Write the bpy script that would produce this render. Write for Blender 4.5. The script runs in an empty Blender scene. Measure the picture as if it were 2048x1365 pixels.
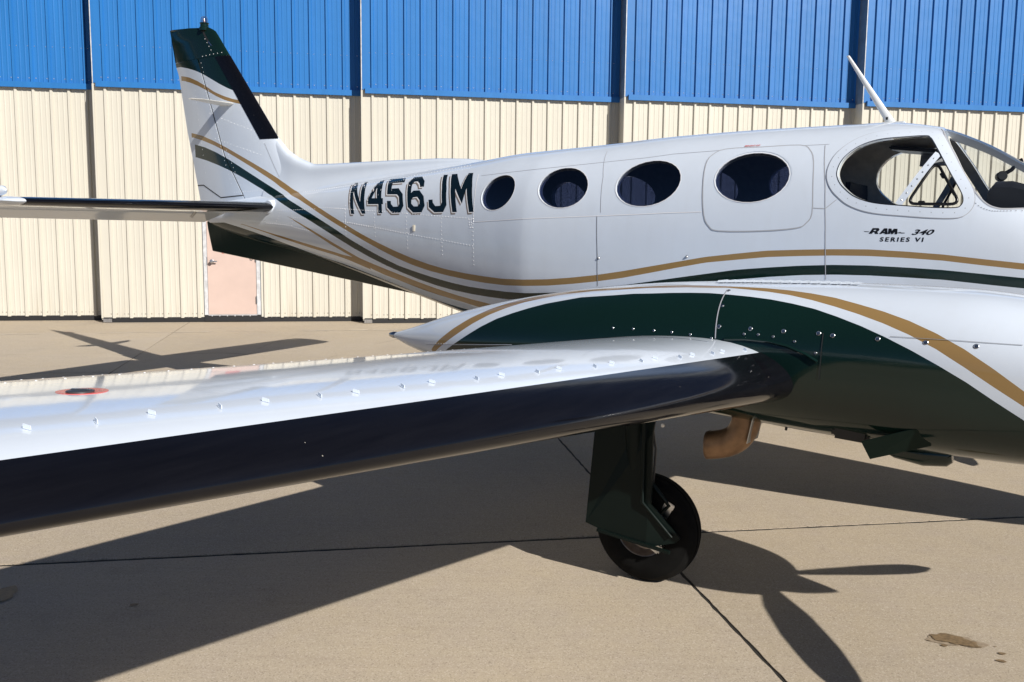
import bpy, bmesh, math, random
import numpy as np
from mathutils import Vector, Matrix
from mathutils.geometry import tessellate_polygon

# ------------------------------------------------------------------ camera, sky, sun, exposure
scene = bpy.context.scene
COL = scene.collection
CAM_H = 1.7403
F = Vector((0.0, 0.99342916, -0.11444866)); R = Vector((0.99994878, 0.0011583, 0.01005419)); U = Vector((-0.01012069, 0.1144428, 0.99337828))
cam_data = bpy.data.cameras.new('camera')
cam_data.sensor_width = 36.0
cam_data.lens = 36.0 * 1795.0 / 2048.0
cam_data.clip_start = 0.05
cam_data.clip_end = 2000.0
cam = bpy.data.objects.new('camera', cam_data)
COL.objects.link(cam)
cam.matrix_world = Matrix(((R.x, U.x, -F.x, 0.0), (R.y, U.y, -F.y, 0.0), (R.z, U.z, -F.z, CAM_H), (0, 0, 0, 1)))
scene.camera = cam

SUN_AZ, SUN_EL = 2.2723 + math.pi, 0.5683       # direction towards the sun, counter-clockwise from +X
world = bpy.data.worlds.new('World'); scene.world = world
world.use_nodes = True
wn = world.node_tree
wn.nodes.clear()
sky = wn.nodes.new('ShaderNodeTexSky'); sky.sky_type = 'NISHITA'; sky.sun_disc = False
sky.sun_elevation = SUN_EL
sky.sun_rotation = math.radians(90) - SUN_AZ
sky.altitude = 1200.0; sky.air_density = 0.6; sky.dust_density = 0.05; sky.ozone_density = 6.0
bg = wn.nodes.new('ShaderNodeBackground'); bg.inputs['Strength'].default_value = 0.05
wo = wn.nodes.new('ShaderNodeOutputWorld')
wn.links.new(sky.outputs[0], bg.inputs[0]); wn.links.new(bg.outputs[0], wo.inputs[0])

sun_data = bpy.data.lights.new('sun', 'SUN'); sun_data.energy = 5.0; sun_data.angle = math.radians(0.53)
sun_data.color = (1.0, 0.95, 0.87)
sun = bpy.data.objects.new('sun', sun_data); COL.objects.link(sun)
to_sun = Vector((math.cos(SUN_AZ) * math.cos(SUN_EL), math.sin(SUN_AZ) * math.cos(SUN_EL), math.sin(SUN_EL)))
sun.rotation_euler = to_sun.to_track_quat('Z', 'Y').to_euler()
sun.location = to_sun * 40

scene.view_settings.view_transform = 'Standard'
scene.view_settings.look = 'None'
scene.view_settings.exposure = 0.32
scene.view_settings.gamma = 1.0
scene.view_settings.use_curve_mapping = False
scene.render.engine = 'CYCLES'
scene.cycles.max_bounces = 10
scene.cycles.transparent_max_bounces = 16
scene.cycles.caustics_reflective = False
scene.cycles.caustics_refractive = False
scene.cycles.sample_clamp_indirect = 6.0
scene.cycles.use_denoising = True

rnd = random.Random(7)

# ------------------------------------------------------------------ helpers
def link(o, parent=None):
    COL.objects.link(o)
    if parent is not None:
        o.parent = parent
    return o

def tag(o, label=None, cat=None, group=None, kind=None):
    if label: o['label'] = label
    if cat: o['category'] = cat
    if group: o['group'] = group
    if kind: o['kind'] = kind
    return o

def mesh_obj(name, verts, faces, mat, parent=None, smooth=False, normals=None, sharp=None):
    me = bpy.data.meshes.new(name)
    me.from_pydata([tuple(map(float, v)) for v in verts], [], [tuple(f) for f in faces])
    me.validate(); me.update()
    if smooth:
        me.polygons.foreach_set('use_smooth', [True] * len(me.polygons))
        if sharp is not None:
            me.set_sharp_from_angle(angle=math.radians(sharp))
    if normals is not None:
        me.normals_split_custom_set_from_vertices([tuple(map(float, n)) for n in normals])
    if mat is not None:
        for m in (mat if isinstance(mat, (list, tuple)) else [mat]):
            me.materials.append(m)
    return link(bpy.data.objects.new(name, me), parent)

def bm_obj(name, bm, mat, parent=None, smooth=False, sharp=None):
    me = bpy.data.meshes.new(name)
    bmesh.ops.recalc_face_normals(bm, faces=bm.faces)
    bm.to_mesh(me); bm.free()
    if smooth:
        me.polygons.foreach_set('use_smooth', [True] * len(me.polygons))
        if sharp is not None:
            me.set_sharp_from_angle(angle=math.radians(sharp))
    if mat is not None:
        for m in (mat if isinstance(mat, (list, tuple)) else [mat]):
            me.materials.append(m)
    return link(bpy.data.objects.new(name, me), parent)

def empty(name, parent=None):
    return link(bpy.data.objects.new(name, None), parent)

def bm_box(bm, c, s, rot=None, bevel=0.0):
    """box centred at c with full sizes s"""
    v = []
    for dx in (-.5, .5):
        for dy in (-.5, .5):
            for dz in (-.5, .5):
                p = Vector((dx * s[0], dy * s[1], dz * s[2]))
                if rot is not None: p = rot @ p
                v.append(bm.verts.new(p + Vector(c)))
    fs = [bm.faces.new([v[i] for i in q]) for q in ((0, 1, 3, 2), (4, 6, 7, 5), (0, 4, 5, 1), (2, 3, 7, 6), (0, 2, 6, 4), (1, 5, 7, 3))]
    if bevel > 0:
        es = list({e for f in fs for e in f.edges})
        bmesh.ops.bevel(bm, geom=es, offset=bevel, segments=2, affect='EDGES')

def tube(name, pts, rad, mat, parent, n=10, closed=False, cap=True):
    """tube along pts; rad number or list"""
    pts = [Vector(p) for p in pts]; N = len(pts)
    if not isinstance(rad, (list, tuple)): rad = [rad] * N
    V = []; Fc = []
    prev = None
    for i, p in enumerate(pts):
        a = pts[(i - 1) % N] if (closed or i > 0) else p
        b = pts[(i + 1) % N] if (closed or i < N - 1) else p
        t = (b - a).normalized()
        if prev is None:
            up = Vector((0, 0, 1)) if abs(t.z) < .9 else Vector((1, 0, 0))
            x = t.cross(up).normalized()
        else:
            x = (prev - t * prev.dot(t)).normalized()
        prev = x; y = t.cross(x)
        for k in range(n):
            an = 2 * math.pi * k / n
            V.append(p + (x * math.cos(an) + y * math.sin(an)) * rad[i])
    M = N if closed else N - 1
    for i in range(M):
        j = (i + 1) % N
        for k in range(n):
            Fc.append((i * n + k, i * n + (k + 1) % n, j * n + (k + 1) % n, j * n + k))
    if cap and not closed:
        Fc.append(tuple(range(n - 1, -1, -1))); Fc.append(tuple((N - 1) * n + k for k in range(n)))
    return mesh_obj(name, V, Fc, mat, parent, smooth=True, sharp=50)

def lathe(name, prof, origin, axis, mat, parent, n=40, sharp=35, caps=True):
    """revolve (r, h) profile about axis through origin"""
    ax = Vector(axis).normalized()
    x = ax.orthogonal().normalized(); y = ax.cross(x); o = Vector(origin)
    V = []; Fc = []
    for r, h in prof:
        for k in range(n):
            an = 2 * math.pi * k / n
            V.append(o + ax * h + (x * math.cos(an) + y * math.sin(an)) * r)
    for i in range(len(prof) - 1):
        for k in range(n):
            Fc.append((i * n + k, i * n + (k + 1) % n, (i + 1) * n + (k + 1) % n, (i + 1) * n + k))
    if caps:
        Fc.append(tuple(range(n - 1, -1, -1))); Fc.append(tuple((len(prof) - 1) * n + k for k in range(n)))
    return mesh_obj(name, V, Fc, mat, parent, smooth=True, sharp=sharp)

# ------------------------------------------------------------------ materials
def new_mat(name):
    m = bpy.data.materials.new(name); m.use_nodes = True
    nt = m.node_tree
    return m, nt, nt.nodes['Principled BSDF']

def N_(nt, t, **kw):
    n = nt.nodes.new(t)
    for k, v in kw.items(): setattr(n, k, v)
    return n

def L_(nt, a, b): nt.links.new(a, b)

def math_(nt, op, a, b=None, clamp=False):
    n = N_(nt, 'ShaderNodeMath', operation=op, use_clamp=clamp)
    for i, v in enumerate((a, b)):
        if v is None: continue
        if isinstance(v, (int, float)): n.inputs[i].default_value = v
        else: L_(nt, v, n.inputs[i])
    return n.outputs[0]

def mix_(nt, f, a, b):
    n = N_(nt, 'ShaderNodeMix', data_type='RGBA')
    for s, v in ((n.inputs[0], f), (n.inputs[6], a), (n.inputs[7], b)):
        if isinstance(v, (int, float)): s.default_value = v
        elif isinstance(v, tuple): s.default_value = (*v, 1.0) if len(v) == 3 else v
        else: L_(nt, v, s)
    return n.outputs[2]

def noise_(nt, vec, scale, detail=3.0, rough=.55):
    n = N_(nt, 'ShaderNodeTexNoise'); n.inputs['Scale'].default_value = scale
    n.inputs['Detail'].default_value = detail; n.inputs['Roughness'].default_value = rough
    if vec is not None: L_(nt, vec, n.inputs['Vector'])
    return n.outputs[0]

def ramp_(nt, v, lo, hi):
    n = N_(nt, 'ShaderNodeMapRange'); n.inputs['From Min'].default_value = lo; n.inputs['From Max'].default_value = hi
    L_(nt, v, n.inputs['Value']); return n.outputs[0]

def bump_(nt, bsdf, h, strength, dist):
    b = N_(nt, 'ShaderNodeBump'); b.inputs['Strength'].default_value = strength; b.inputs['Distance'].default_value = dist
    L_(nt, h, b.inputs['Height']); L_(nt, b.outputs[0], bsdf.inputs['Normal'])

def simple(name, col, rough=.5, metal=0., spec=.5, var=0., vscale=8., bump=0., bscale=60., bdist=.002):
    m, nt, b = new_mat(name)
    b.inputs['Base Color'].default_value = (*col, 1); b.inputs['Roughness'].default_value = rough
    b.inputs['Metallic'].default_value = metal; b.inputs['Specular IOR Level'].default_value = spec
    tc = N_(nt, 'ShaderNodeTexCoord').outputs['Object']
    if var > 0:
        f = noise_(nt, tc, vscale, 4)
        a = tuple(max(0, c * (1 - var)) for c in col); c2 = tuple(min(1, c * (1 + var)) for c in col)
        L_(nt, mix_(nt, ramp_(nt, f, .3, .7), a, c2), b.inputs['Base Color'])
    if bump > 0:
        bump_(nt, b, noise_(nt, tc, bscale, 3), bump, bdist)
    return m
# ------------------------------------------------------------------ body sections and outlines, in metres in the airplane frame
def hermite(tab):
    tab=np.array(sorted(tab)); X=tab[:,0]; V=tab[:,1:]
    d=np.diff(V,axis=0)/np.diff(X)[:,None]
    m=np.zeros_like(V); m[0]=d[0]; m[-1]=d[-1]
    for i in range(1,len(X)-1):
        h0,h1=X[i]-X[i-1],X[i+1]-X[i]
        a,b=d[i-1],d[i]
        w1,w2=2*h1+h0,h1+2*h0
        with np.errstate(divide='ignore',invalid='ignore'):
            hm=(w1+w2)/(w1/a+w2/b)
        m[i]=np.where(a*b>0,hm,0)
    def f(x):
        x=np.asarray(x,float); xc=np.clip(x,X[0],X[-1])
        i=np.clip(np.searchsorted(X,xc)-1,0,len(X)-2)
        h=(X[i+1]-X[i]); t=((xc-X[i])/h)[...,None]; h=h[...,None]
        return V[i]*(2*t**3-3*t**2+1)+h*m[i]*(t**3-2*t**2+t)+V[i+1]*(-2*t**3+3*t**2)+h*m[i+1]*(t**3-t**2)
    return f
# X, ztop, zbot, halfwidth, zmid, n_up, n_low
FUS=[(-5.97,2.03,1.90,.030,1.97,2,2),(-5.75,2.075,1.815,.075,1.95,2,2),(-5.2,2.125,1.69,.150,1.90,2.1,2),(-4.5,2.165,1.57,.252,1.86,2.2,2),
(-3.8,2.225,1.415,.352,1.80,2.3,2.1),(-3.0,2.295,1.225,.466,1.74,2.4,2.2),(-2.4,2.350,1.08,.552,1.68,2.45,2.3),(-1.9,2.400,.975,.6215,1.63,2.5,2.4),(-1.69,2.408,.94,.651,1.62,2.5,2.45),(-1.62,2.411,.93,.658,1.62,2.5,2.45),
(-1.3,2.425,.90,.660,1.60,2.5,2.5),(-.6,2.462,.865,.660,1.58,2.5,2.6),(0.,2.472,.85,.660,1.57,2.5,2.6),(.66,2.472,.845,.660,1.56,2.5,2.6),
(.98,2.43,.845,.655,1.55,2.5,2.6),(1.2,2.345,.845,.650,1.54,2.5,2.6),(1.45,2.20,.85,.64,1.53,2.45,2.5),(1.75,2.02,.855,.615,1.50,2.4,2.5),(2.0,1.90,.86,.585,1.45,2.4,2.4),
(2.5,1.79,.88,.51,1.38,2.3,2.3),(3.0,1.69,.92,.42,1.33,2.2,2.2),(3.5,1.555,1.0,.29,1.29,2.1,2.1),(3.9,1.40,1.12,.13,1.26,2,2),(4.03,1.27,1.23,.02,1.25,2,2)]
# nacelle rel. to its centre Y
NAC=[(-1.66,1.165,1.145,.012,1.155,2,2),(-1.5,1.212,1.095,.075,1.15,2,2),(-1.18,1.313,1.03,.17,1.16,2,2.1),(-.72,1.421,.98,.27,1.18,2.1,2.2),(-.3,1.489,.955,.335,1.20,2.2,2.3),
(.16,1.536,.94,.375,1.22,2.3,2.4),(.6,1.555,.918,.393,1.24,2.4,2.5),(1.0,1.56,.898,.402,1.24,2.4,2.7),(1.4,1.553,.885,.415,1.24,2.4,3.0),(1.75,1.515,.885,.405,1.22,2.3,2.9),(2.0,1.455,.905,.365,1.19,2.2,2.5),(2.07,1.40,.94,.315,1.17,2.1,2.2),(2.11,1.33,.99,.24,1.15,2,2)]
NY=2.02
fus=hermite(FUS); nac=hermite(NAC)
def section(par,th,off=0.):
    zt,zb,hw,zm,nu,nl=[par[...,i] for i in range(6)]
    c,s=np.cos(th),np.sin(th)
    n=np.where(s>=0,nu,nl)
    y=(hw-off)*np.sign(c)*np.abs(c)**(2/n)
    z=zm+np.where(s>=0,zt-zm-off,zm-zb-off)*np.sign(s)*np.abs(s)**(2/n)
    return y,z
def side_y(f,X,Z,off=0.):
    """half width at station X, height Z (>=0), nan outside"""
    p=f(X); zt,zb,hw,zm,nu,nl=[p[...,i] for i in range(6)]
    Z=np.asarray(Z,float)
    up=Z>=zm; n=np.where(up,nu,nl); r=np.where(up,(Z-zm)/(zt-zm),(zm-Z)/(zm-zb))
    q=1-np.clip(r,0,None)**n
    return np.where(q>0,(hw)*np.clip(q,1e-9,None)**(1/n)+off,np.nan)

LIV={"g1u":[[-6.116,2.782],[-5.92,2.74],[-5.725,2.677],[-5.529,2.604],[-5.334,2.523],[-5.138,2.44],[-4.943,2.353],[-4.747,2.257],[-4.552,2.171],[-4.356,2.111],[-4.161,2.043],[-3.965,1.972],[-3.77,1.898],[-3.574,1.822],[-3.379,1.749],[-3.183,1.683],[-2.988,1.622],[-2.792,1.568],[-2.597,1.524],[-2.401,1.49],[-2.206,1.467],[-2.01,1.451],[-1.815,1.439],[-1.619,1.441],[-1.424,1.45],[-1.228,1.468],[-1.033,1.492],[-0.837,1.523],[-0.642,1.559],[-0.446,1.595],[-0.251,1.631],[-0.055,1.655],[0.14,1.677],[0.336,1.686],[0.531,1.692],[0.727,1.694],[0.922,1.685],[1.118,1.672],[1.313,1.651],[1.509,1.632]],"g1l":[[-6.106,2.737],[-5.911,2.691],[-5.715,2.631],[-5.52,2.559],[-5.325,2.475],[-5.129,2.388],[-4.934,2.294],[-4.739,2.196],[-4.544,2.119],[-4.348,2.069],[-4.153,2.001],[-3.958,1.924],[-3.762,1.848],[-3.567,1.775],[-3.372,1.7],[-3.176,1.629],[-2.981,1.564],[-2.786,1.51],[-2.59,1.47],[-2.395,1.441],[-2.2,1.419],[-2.005,1.401],[-1.809,1.392],[-1.614,1.395],[-1.419,1.405],[-1.223,1.424],[-1.028,1.448],[-0.833,1.478],[-0.637,1.517],[-0.442,1.557],[-0.247,1.595],[-0.051,1.617],[0.144,1.638],[0.339,1.648],[0.534,1.655],[0.73,1.656],[0.925,1.649],[1.12,1.638],[1.316,1.617],[1.511,1.598]],"n1u":[[-6.086,2.667],[-5.891,2.625],[-5.696,2.564],[-5.501,2.488],[-5.307,2.4],[-5.112,2.31],[-4.917,2.218],[-4.722,2.142],[-4.527,2.076],[-4.332,2.014],[-4.137,1.945],[-3.942,1.871],[-3.748,1.794],[-3.553,1.709],[-3.358,1.633],[-3.163,1.563],[-2.968,1.5],[-2.773,1.458],[-2.578,1.42],[-2.383,1.388],[-2.189,1.365],[-1.994,1.353],[-1.799,1.344],[-1.604,1.343],[-1.409,1.355],[-1.214,1.371],[-1.019,1.407],[-0.824,1.431],[-0.63,1.462],[-0.435,1.494],[-0.24,1.525],[-0.045,1.556],[0.15,1.575],[0.345,1.591],[0.54,1.601],[0.735,1.602],[0.929,1.596],[1.124,1.587],[1.319,1.571],[1.514,1.555]],"n1l":[[-6.052,2.531],[-5.858,2.489],[-5.664,2.435],[-5.47,2.372],[-5.276,2.299],[-5.081,2.214],[-4.887,2.131],[-4.693,2.071],[-4.499,2.005],[-4.305,1.938],[-4.111,1.87],[-3.917,1.794],[-3.723,1.716],[-3.529,1.637],[-3.335,1.564],[-3.14,1.498],[-2.946,1.442],[-2.752,1.394],[-2.558,1.355],[-2.364,1.326],[-2.17,1.307],[-1.976,1.294],[-1.782,1.286],[-0.035,1.496],[0.159,1.518],[0.353,1.535],[0.547,1.544],[0.742,1.545],[0.936,1.54],[1.13,1.533],[1.324,1.516],[1.518,1.5]],"g3u":[[-4.451,1.912],[-4.288,1.86],[-4.124,1.802],[-3.961,1.74],[-3.797,1.676],[-3.634,1.612],[-3.471,1.549],[-3.307,1.504],[-3.144,1.462],[-2.98,1.421],[-2.817,1.381],[-2.654,1.345],[-2.49,1.312],[-2.327,1.283],[-2.163,1.26],[-2.0,1.24]],"g3l":[[-4.451,1.911],[-4.297,1.85],[-4.144,1.79],[-3.99,1.727],[-3.836,1.66],[-3.682,1.599],[-3.529,1.538],[-3.375,1.464],[-3.221,1.415],[-3.067,1.38],[-2.914,1.342],[-2.76,1.306],[-2.606,1.278],[-2.452,1.254],[-2.299,1.231],[-2.145,1.204]],"g2u":[[-5.224,1.847],[-5.057,1.816],[-4.89,1.784],[-4.723,1.754],[-4.556,1.725],[-4.389,1.695],[-4.223,1.666],[-4.056,1.637],[-3.889,1.609],[-3.722,1.578],[-3.555,1.556],[-3.388,1.485]],"g2l":[[-5.225,1.843],[-5.052,1.807],[-4.879,1.772],[-4.707,1.734],[-4.534,1.698],[-4.361,1.663],[-4.188,1.629],[-4.015,1.6],[-3.842,1.571],[-3.67,1.534],[-3.497,1.486],[-3.324,1.437]],"bel":[[-5.539,1.862],[-5.291,1.817],[-5.043,1.768],[-4.795,1.714],[-4.547,1.652],[-4.299,1.594],[-4.051,1.542],[-3.803,1.498],[-3.555,1.439],[-3.307,1.377],[-3.059,1.313],[-2.811,1.25],[-2.563,1.203],[-2.315,1.17]],"capl":[[-6.276,3.46],[-6.144,3.434],[-6.012,3.398],[-5.88,3.351],[-5.747,3.29],[-5.615,3.228],[-5.483,3.173],[-5.351,3.13]],"fgu":[[-6.252,3.367],[-6.113,3.339],[-5.974,3.29],[-5.835,3.228],[-5.697,3.158],[-5.558,3.108],[-5.419,3.068],[-5.28,3.043]],"fgl":[[-6.247,3.321],[-6.105,3.287],[-5.964,3.241],[-5.822,3.184],[-5.681,3.119],[-5.539,3.066],[-5.398,3.03],[-5.256,3.001]],"nac_gu":[[-1.28,1.097],[-1.179,1.177],[-1.078,1.246],[-0.976,1.307],[-0.875,1.355],[-0.774,1.393],[-0.673,1.421],[-0.571,1.445],[-0.47,1.462],[-0.369,1.477],[-0.268,1.488],[-0.166,1.498],[-0.065,1.506],[0.036,1.514],[0.137,1.522],[0.239,1.528],[0.34,1.531],[0.441,1.533],[0.542,1.533],[0.644,1.532],[0.745,1.528],[0.846,1.52],[0.947,1.508],[1.049,1.488],[1.15,1.466],[1.251,1.437],[1.352,1.398],[1.454,1.347],[1.555,1.283],[1.656,1.211]],"nac_gl":[[-1.24,1.097],[-1.14,1.157],[-1.04,1.218],[-0.94,1.28],[-0.84,1.333],[-0.74,1.374],[-0.64,1.407],[-0.54,1.431],[-0.44,1.452],[-0.34,1.467],[-0.24,1.481],[-0.14,1.49],[-0.04,1.499],[0.06,1.508],[0.16,1.514],[0.259,1.52],[0.359,1.523],[0.459,1.527],[0.559,1.524],[0.659,1.519],[0.759,1.51],[0.859,1.495],[0.959,1.475],[1.059,1.451],[1.159,1.422],[1.259,1.386],[1.359,1.34],[1.459,1.281],[1.559,1.217],[1.659,1.155]],"nac_nu":[[-1.158,1.106],[-1.061,1.161],[-0.964,1.216],[-0.866,1.271],[-0.769,1.318],[-0.672,1.353],[-0.575,1.384],[-0.477,1.411],[-0.38,1.431],[-0.283,1.451],[-0.186,1.461],[-0.088,1.471],[0.009,1.482],[0.106,1.488],[0.203,1.495],[0.301,1.5],[0.398,1.503],[0.495,1.501],[0.592,1.497],[0.69,1.49],[0.787,1.478],[0.884,1.462],[0.981,1.437],[1.079,1.407],[1.176,1.371],[1.273,1.329],[1.37,1.281],[1.468,1.227],[1.565,1.165],[1.662,1.105]]}
S_={"nac_fillet":[[-0.756,1.163],[-0.58,1.1964],[-0.405,1.2272],[-0.229,1.2561],[-0.054,1.2812],[0.122,1.2936],[0.297,1.2987],[0.473,1.301]],"w1":[[-2.068,2.052],[-1.913,2.198],[-1.757,2.094],[-1.902,1.941]],"w2":[[-1.542,2.077],[-1.366,2.233],[-1.145,2.104],[-1.303,1.95]],"w3":[[-0.927,2.099],[-0.687,2.258],[-0.466,2.126],[-0.678,1.954]],"w4":[[-0.235,2.114],[-0.017,2.28],[0.234,2.137],[0.025,1.971]],"ck":[[0.515,2.123],[0.515,2.172],[0.535,2.224],[0.579,2.272],[0.636,2.308],[0.719,2.332],[0.834,2.341],[0.947,2.346],[0.972,2.334],[0.992,2.312],[1.046,2.228],[1.118,2.108],[1.176,2.013],[1.191,1.968],[1.183,1.94],[1.156,1.929],[1.046,1.931],[0.895,1.943],[0.778,1.954],[0.698,1.97],[0.626,1.999],[0.577,2.036],[0.539,2.075]],"ckf":[[0.465,2.125],[0.456,2.218],[0.478,2.279],[0.514,2.326]],"ckfb":[[0.484,2.046],[0.523,1.981],[0.579,1.946],[0.663,1.918],[0.823,1.894],[1.014,1.881],[1.282,1.868]],"strut":[[0.868,1.947],[1.037,2.237]],"storm":[[0.969,1.958],[0.94,1.988],[0.936,2.025],[1.013,2.152],[1.038,2.162],[1.066,2.146],[1.155,2.009],[1.158,1.977],[1.135,1.951]],"ws":[[1.017,2.399],[1.072,2.303],[1.123,2.221],[1.186,2.109],[1.247,2.015],[1.306,1.95],[1.361,1.924],[1.412,1.92],[1.483,1.922]],"exit":[[-0.302,2.053],[-0.318,2.218],[-0.293,2.282],[-0.215,2.318],[0.012,2.32],[0.254,2.321],[0.323,2.286],[0.361,2.217],[0.384,2.062],[0.397,1.9],[0.368,1.843],[0.313,1.814],[0.102,1.796],[-0.17,1.795],[-0.236,1.825],[-0.274,1.892]],"waist":[[-2.103,1.854],[-1.64,1.874],[-1.034,1.892],[-0.657,1.904],[-0.548,1.909],[-0.29,1.914]],"v1":[[-1.037,1.892],[-1.018,1.639],[-1.014,1.418]],"up":[[-2.143,2.205],[-1.457,2.243],[-0.747,2.284],[-0.571,2.301],[-0.049,2.317],[0.429,2.318]],"v2":[[-1.011,1.915],[-1.043,2.161],[-1.109,2.351]],"v3":[[0.406,2.313],[0.456,2.06],[0.481,1.832],[0.5,1.513]],"lap":[[-2.176,2.213],[-2.134,2.053],[-2.112,1.854]],"v3b":[[0.394,1.932],[0.471,1.928],[0.529,1.979]],"r":[[[-4.371,2.14],[-3.274,2.207],[-2.358,2.301]],[[-3.773,1.979],[-3.414,1.958],[-3.041,1.939],[-2.776,1.918],[-2.443,1.898],[-2.116,1.879]],[[-3.652,1.864],[-3.227,1.814],[-2.849,1.764],[-2.763,1.753],[-2.431,1.715],[-2.104,1.675]],[[-3.639,1.964],[-3.617,1.858]],[[-3.247,1.923],[-3.231,1.814],[-3.223,1.726]],[[-2.858,1.925],[-2.842,1.808],[-2.832,1.72],[-2.831,1.638]],[[-2.453,1.882],[-2.439,1.712],[-2.433,1.6]],[[-2.119,1.874],[-2.104,1.683],[-2.1,1.518]],[[-4.624,1.971],[-4.384,1.972],[-4.06,1.977]],[[-4.012,1.99],[-3.649,1.972],[-3.316,1.952]],[[-4.594,1.947],[-4.6,1.899],[-4.66,1.852]],[[-4.4,1.945],[-4.381,1.851],[-4.407,1.818]],[[-4.793,1.853],[-4.486,1.835],[-4.121,1.779]],[[-4.371,1.901],[-4.172,1.893]],[[-3.65,1.862],[-3.3,1.818]],[[-3.648,2.0],[-3.616,1.862],[-3.611,1.749]]],"nseam":[[0.473,1.519],[0.476,1.467],[0.483,1.389],[0.489,1.318]],"nseamh":[[1.192,1.375],[1.396,1.376],[1.64,1.373]],"nseamv":[[0.939,1.37],[0.939,1.268],[0.936,1.184]],"screws":[[0.479,1.516],[0.487,1.455],[0.497,1.369],[0.637,1.369],[0.778,1.368],[0.92,1.369],[0.976,1.364],[1.148,1.363],[1.321,1.362],[1.492,1.36]],"screws2":[[-0.023,1.328],[0.084,1.331],[0.191,1.331],[0.28,1.33],[0.37,1.326],[0.47,1.317],[0.613,1.345],[0.674,1.347],[0.738,1.343],[0.828,1.33],[0.916,1.29]],"bulge":[[0.574,1.33],[0.728,1.335],[0.843,1.316],[0.922,1.275]],"ram":[[0.7,1.793],[1.084,1.795],[0.724,1.782],[0.735,1.815],[0.886,1.816],[0.943,1.778],[0.959,1.813],[0.785,1.738],[1.036,1.736],[0.783,1.764]],"exitword":[[-0.098,2.33],[0.031,2.33]],"letters":[[-3.547,1.924],[-3.506,1.924],[-3.717,2.21],[-3.52,2.208],[-3.36,1.928],[-3.349,2.006],[-3.297,2.215],[-3.148,1.932],[-3.093,1.951],[-3.032,2.222],[-2.909,1.976],[-2.857,1.959],[-2.762,2.191],[-2.619,1.983],[-2.529,2.23],[-2.416,1.985],[-2.345,1.929],[-2.426,2.232],[-2.248,2.232],[-2.12,1.929]],"drain":[[-2.754,1.807]],"ant2":[[-1.01,1.598],[-0.375,1.62]]}
LET={"N":[[[-3.548,1.927],[-3.582,1.998],[-3.625,2.088],[-3.663,2.153],[-3.706,2.203],[-3.659,2.206],[-3.611,2.179],[-3.459,2.028],[-3.485,2.09],[-3.52,2.151],[-3.552,2.2],[-3.52,2.208],[-3.481,2.169],[-3.438,2.101],[-3.406,2.03],[-3.362,1.928],[-3.404,1.927],[-3.601,2.123],[-3.593,2.105],[-3.553,2.033],[-3.507,1.927]]],"4":[[[-3.369,2.052],[-3.352,2.146],[-3.339,2.204],[-3.297,2.215],[-3.246,2.149],[-3.199,2.055],[-3.178,2.054],[-3.158,2.004],[-3.174,2.004],[-3.148,1.93],[-3.197,1.93],[-3.217,2.005],[-3.35,2.007]],[[-3.322,2.057],[-3.256,2.056],[-3.308,2.145],[-3.314,2.098]]],"5":[[[-3.229,2.218],[-3.028,2.222],[-2.998,2.183],[-3.142,2.18],[-3.117,2.133],[-3.029,2.134],[-2.949,2.083],[-2.904,1.987],[-2.928,1.932],[-3.026,1.931],[-3.098,1.976],[-3.117,2.03],[-3.071,2.03],[-3.059,2.004],[-3.025,1.981],[-2.968,1.982],[-2.959,2.002],[-2.986,2.061],[-3.018,2.082],[-3.142,2.085],[-3.17,2.135]]],"6":[[[-2.942,2.177],[-2.922,2.224],[-2.827,2.226],[-2.756,2.185],[-2.729,2.138],[-2.774,2.136],[-2.799,2.164],[-2.838,2.185],[-2.877,2.183],[-2.882,2.155],[-2.854,2.089],[-2.836,2.108],[-2.764,2.109],[-2.694,2.06],[-2.657,1.983],[-2.681,1.932],[-2.779,1.931],[-2.849,1.975],[-2.889,2.07]],[[-2.826,2.033],[-2.813,2.052],[-2.767,2.056],[-2.729,2.028],[-2.721,2.001],[-2.735,1.98],[-2.782,1.98],[-2.816,2.002]]],"J":[[[-2.576,2.23],[-2.528,2.229],[-2.461,2.114],[-2.416,1.985],[-2.441,1.931],[-2.535,1.93],[-2.608,1.972],[-2.627,2.03],[-2.583,2.031],[-2.572,2.006],[-2.538,1.979],[-2.485,1.98],[-2.472,2.007],[-2.514,2.116]]],"M":[[[-2.483,2.231],[-2.423,2.232],[-2.364,2.176],[-2.299,2.105],[-2.299,2.168],[-2.296,2.232],[-2.246,2.232],[-2.194,2.133],[-2.155,2.027],[-2.12,1.929],[-2.166,1.928],[-2.194,1.997],[-2.243,2.11],[-2.254,1.993],[-2.364,2.111],[-2.32,1.999],[-2.294,1.93],[-2.341,1.929],[-2.383,2.032],[-2.429,2.14]]]}
RAM={"R":[[[0.725,1.783],[0.745,1.815],[0.776,1.815],[0.782,1.809],[0.778,1.799],[0.771,1.794],[0.777,1.782],[0.76,1.782],[0.755,1.792],[0.749,1.792],[0.743,1.783]],[[0.753,1.805],[0.765,1.805],[0.763,1.799],[0.75,1.799]]],"A":[[[0.781,1.782],[0.806,1.814],[0.823,1.814],[0.826,1.781],[0.811,1.781],[0.81,1.786],[0.799,1.787],[0.794,1.782]],[[0.805,1.793],[0.811,1.794],[0.811,1.801]]],"M":[[[0.827,1.782],[0.83,1.813],[0.845,1.812],[0.848,1.8],[0.858,1.812],[0.877,1.811],[0.877,1.781],[0.864,1.781],[0.865,1.794],[0.853,1.781],[0.845,1.781],[0.841,1.794],[0.839,1.782]]],"swoosh":[[[0.699,1.797],[0.728,1.795],[0.726,1.792],[0.699,1.794]]],"plane":[[[0.879,1.791],[0.888,1.791],[0.89,1.795],[0.895,1.791],[0.916,1.789],[0.916,1.786],[0.896,1.786],[0.879,1.788]]]}

WHITE = (0.64, 0.705, 0.80); GREEN = (0.0045, 0.017, 0.0135); GOLD = (0.30, 0.19, 0.075)

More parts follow.
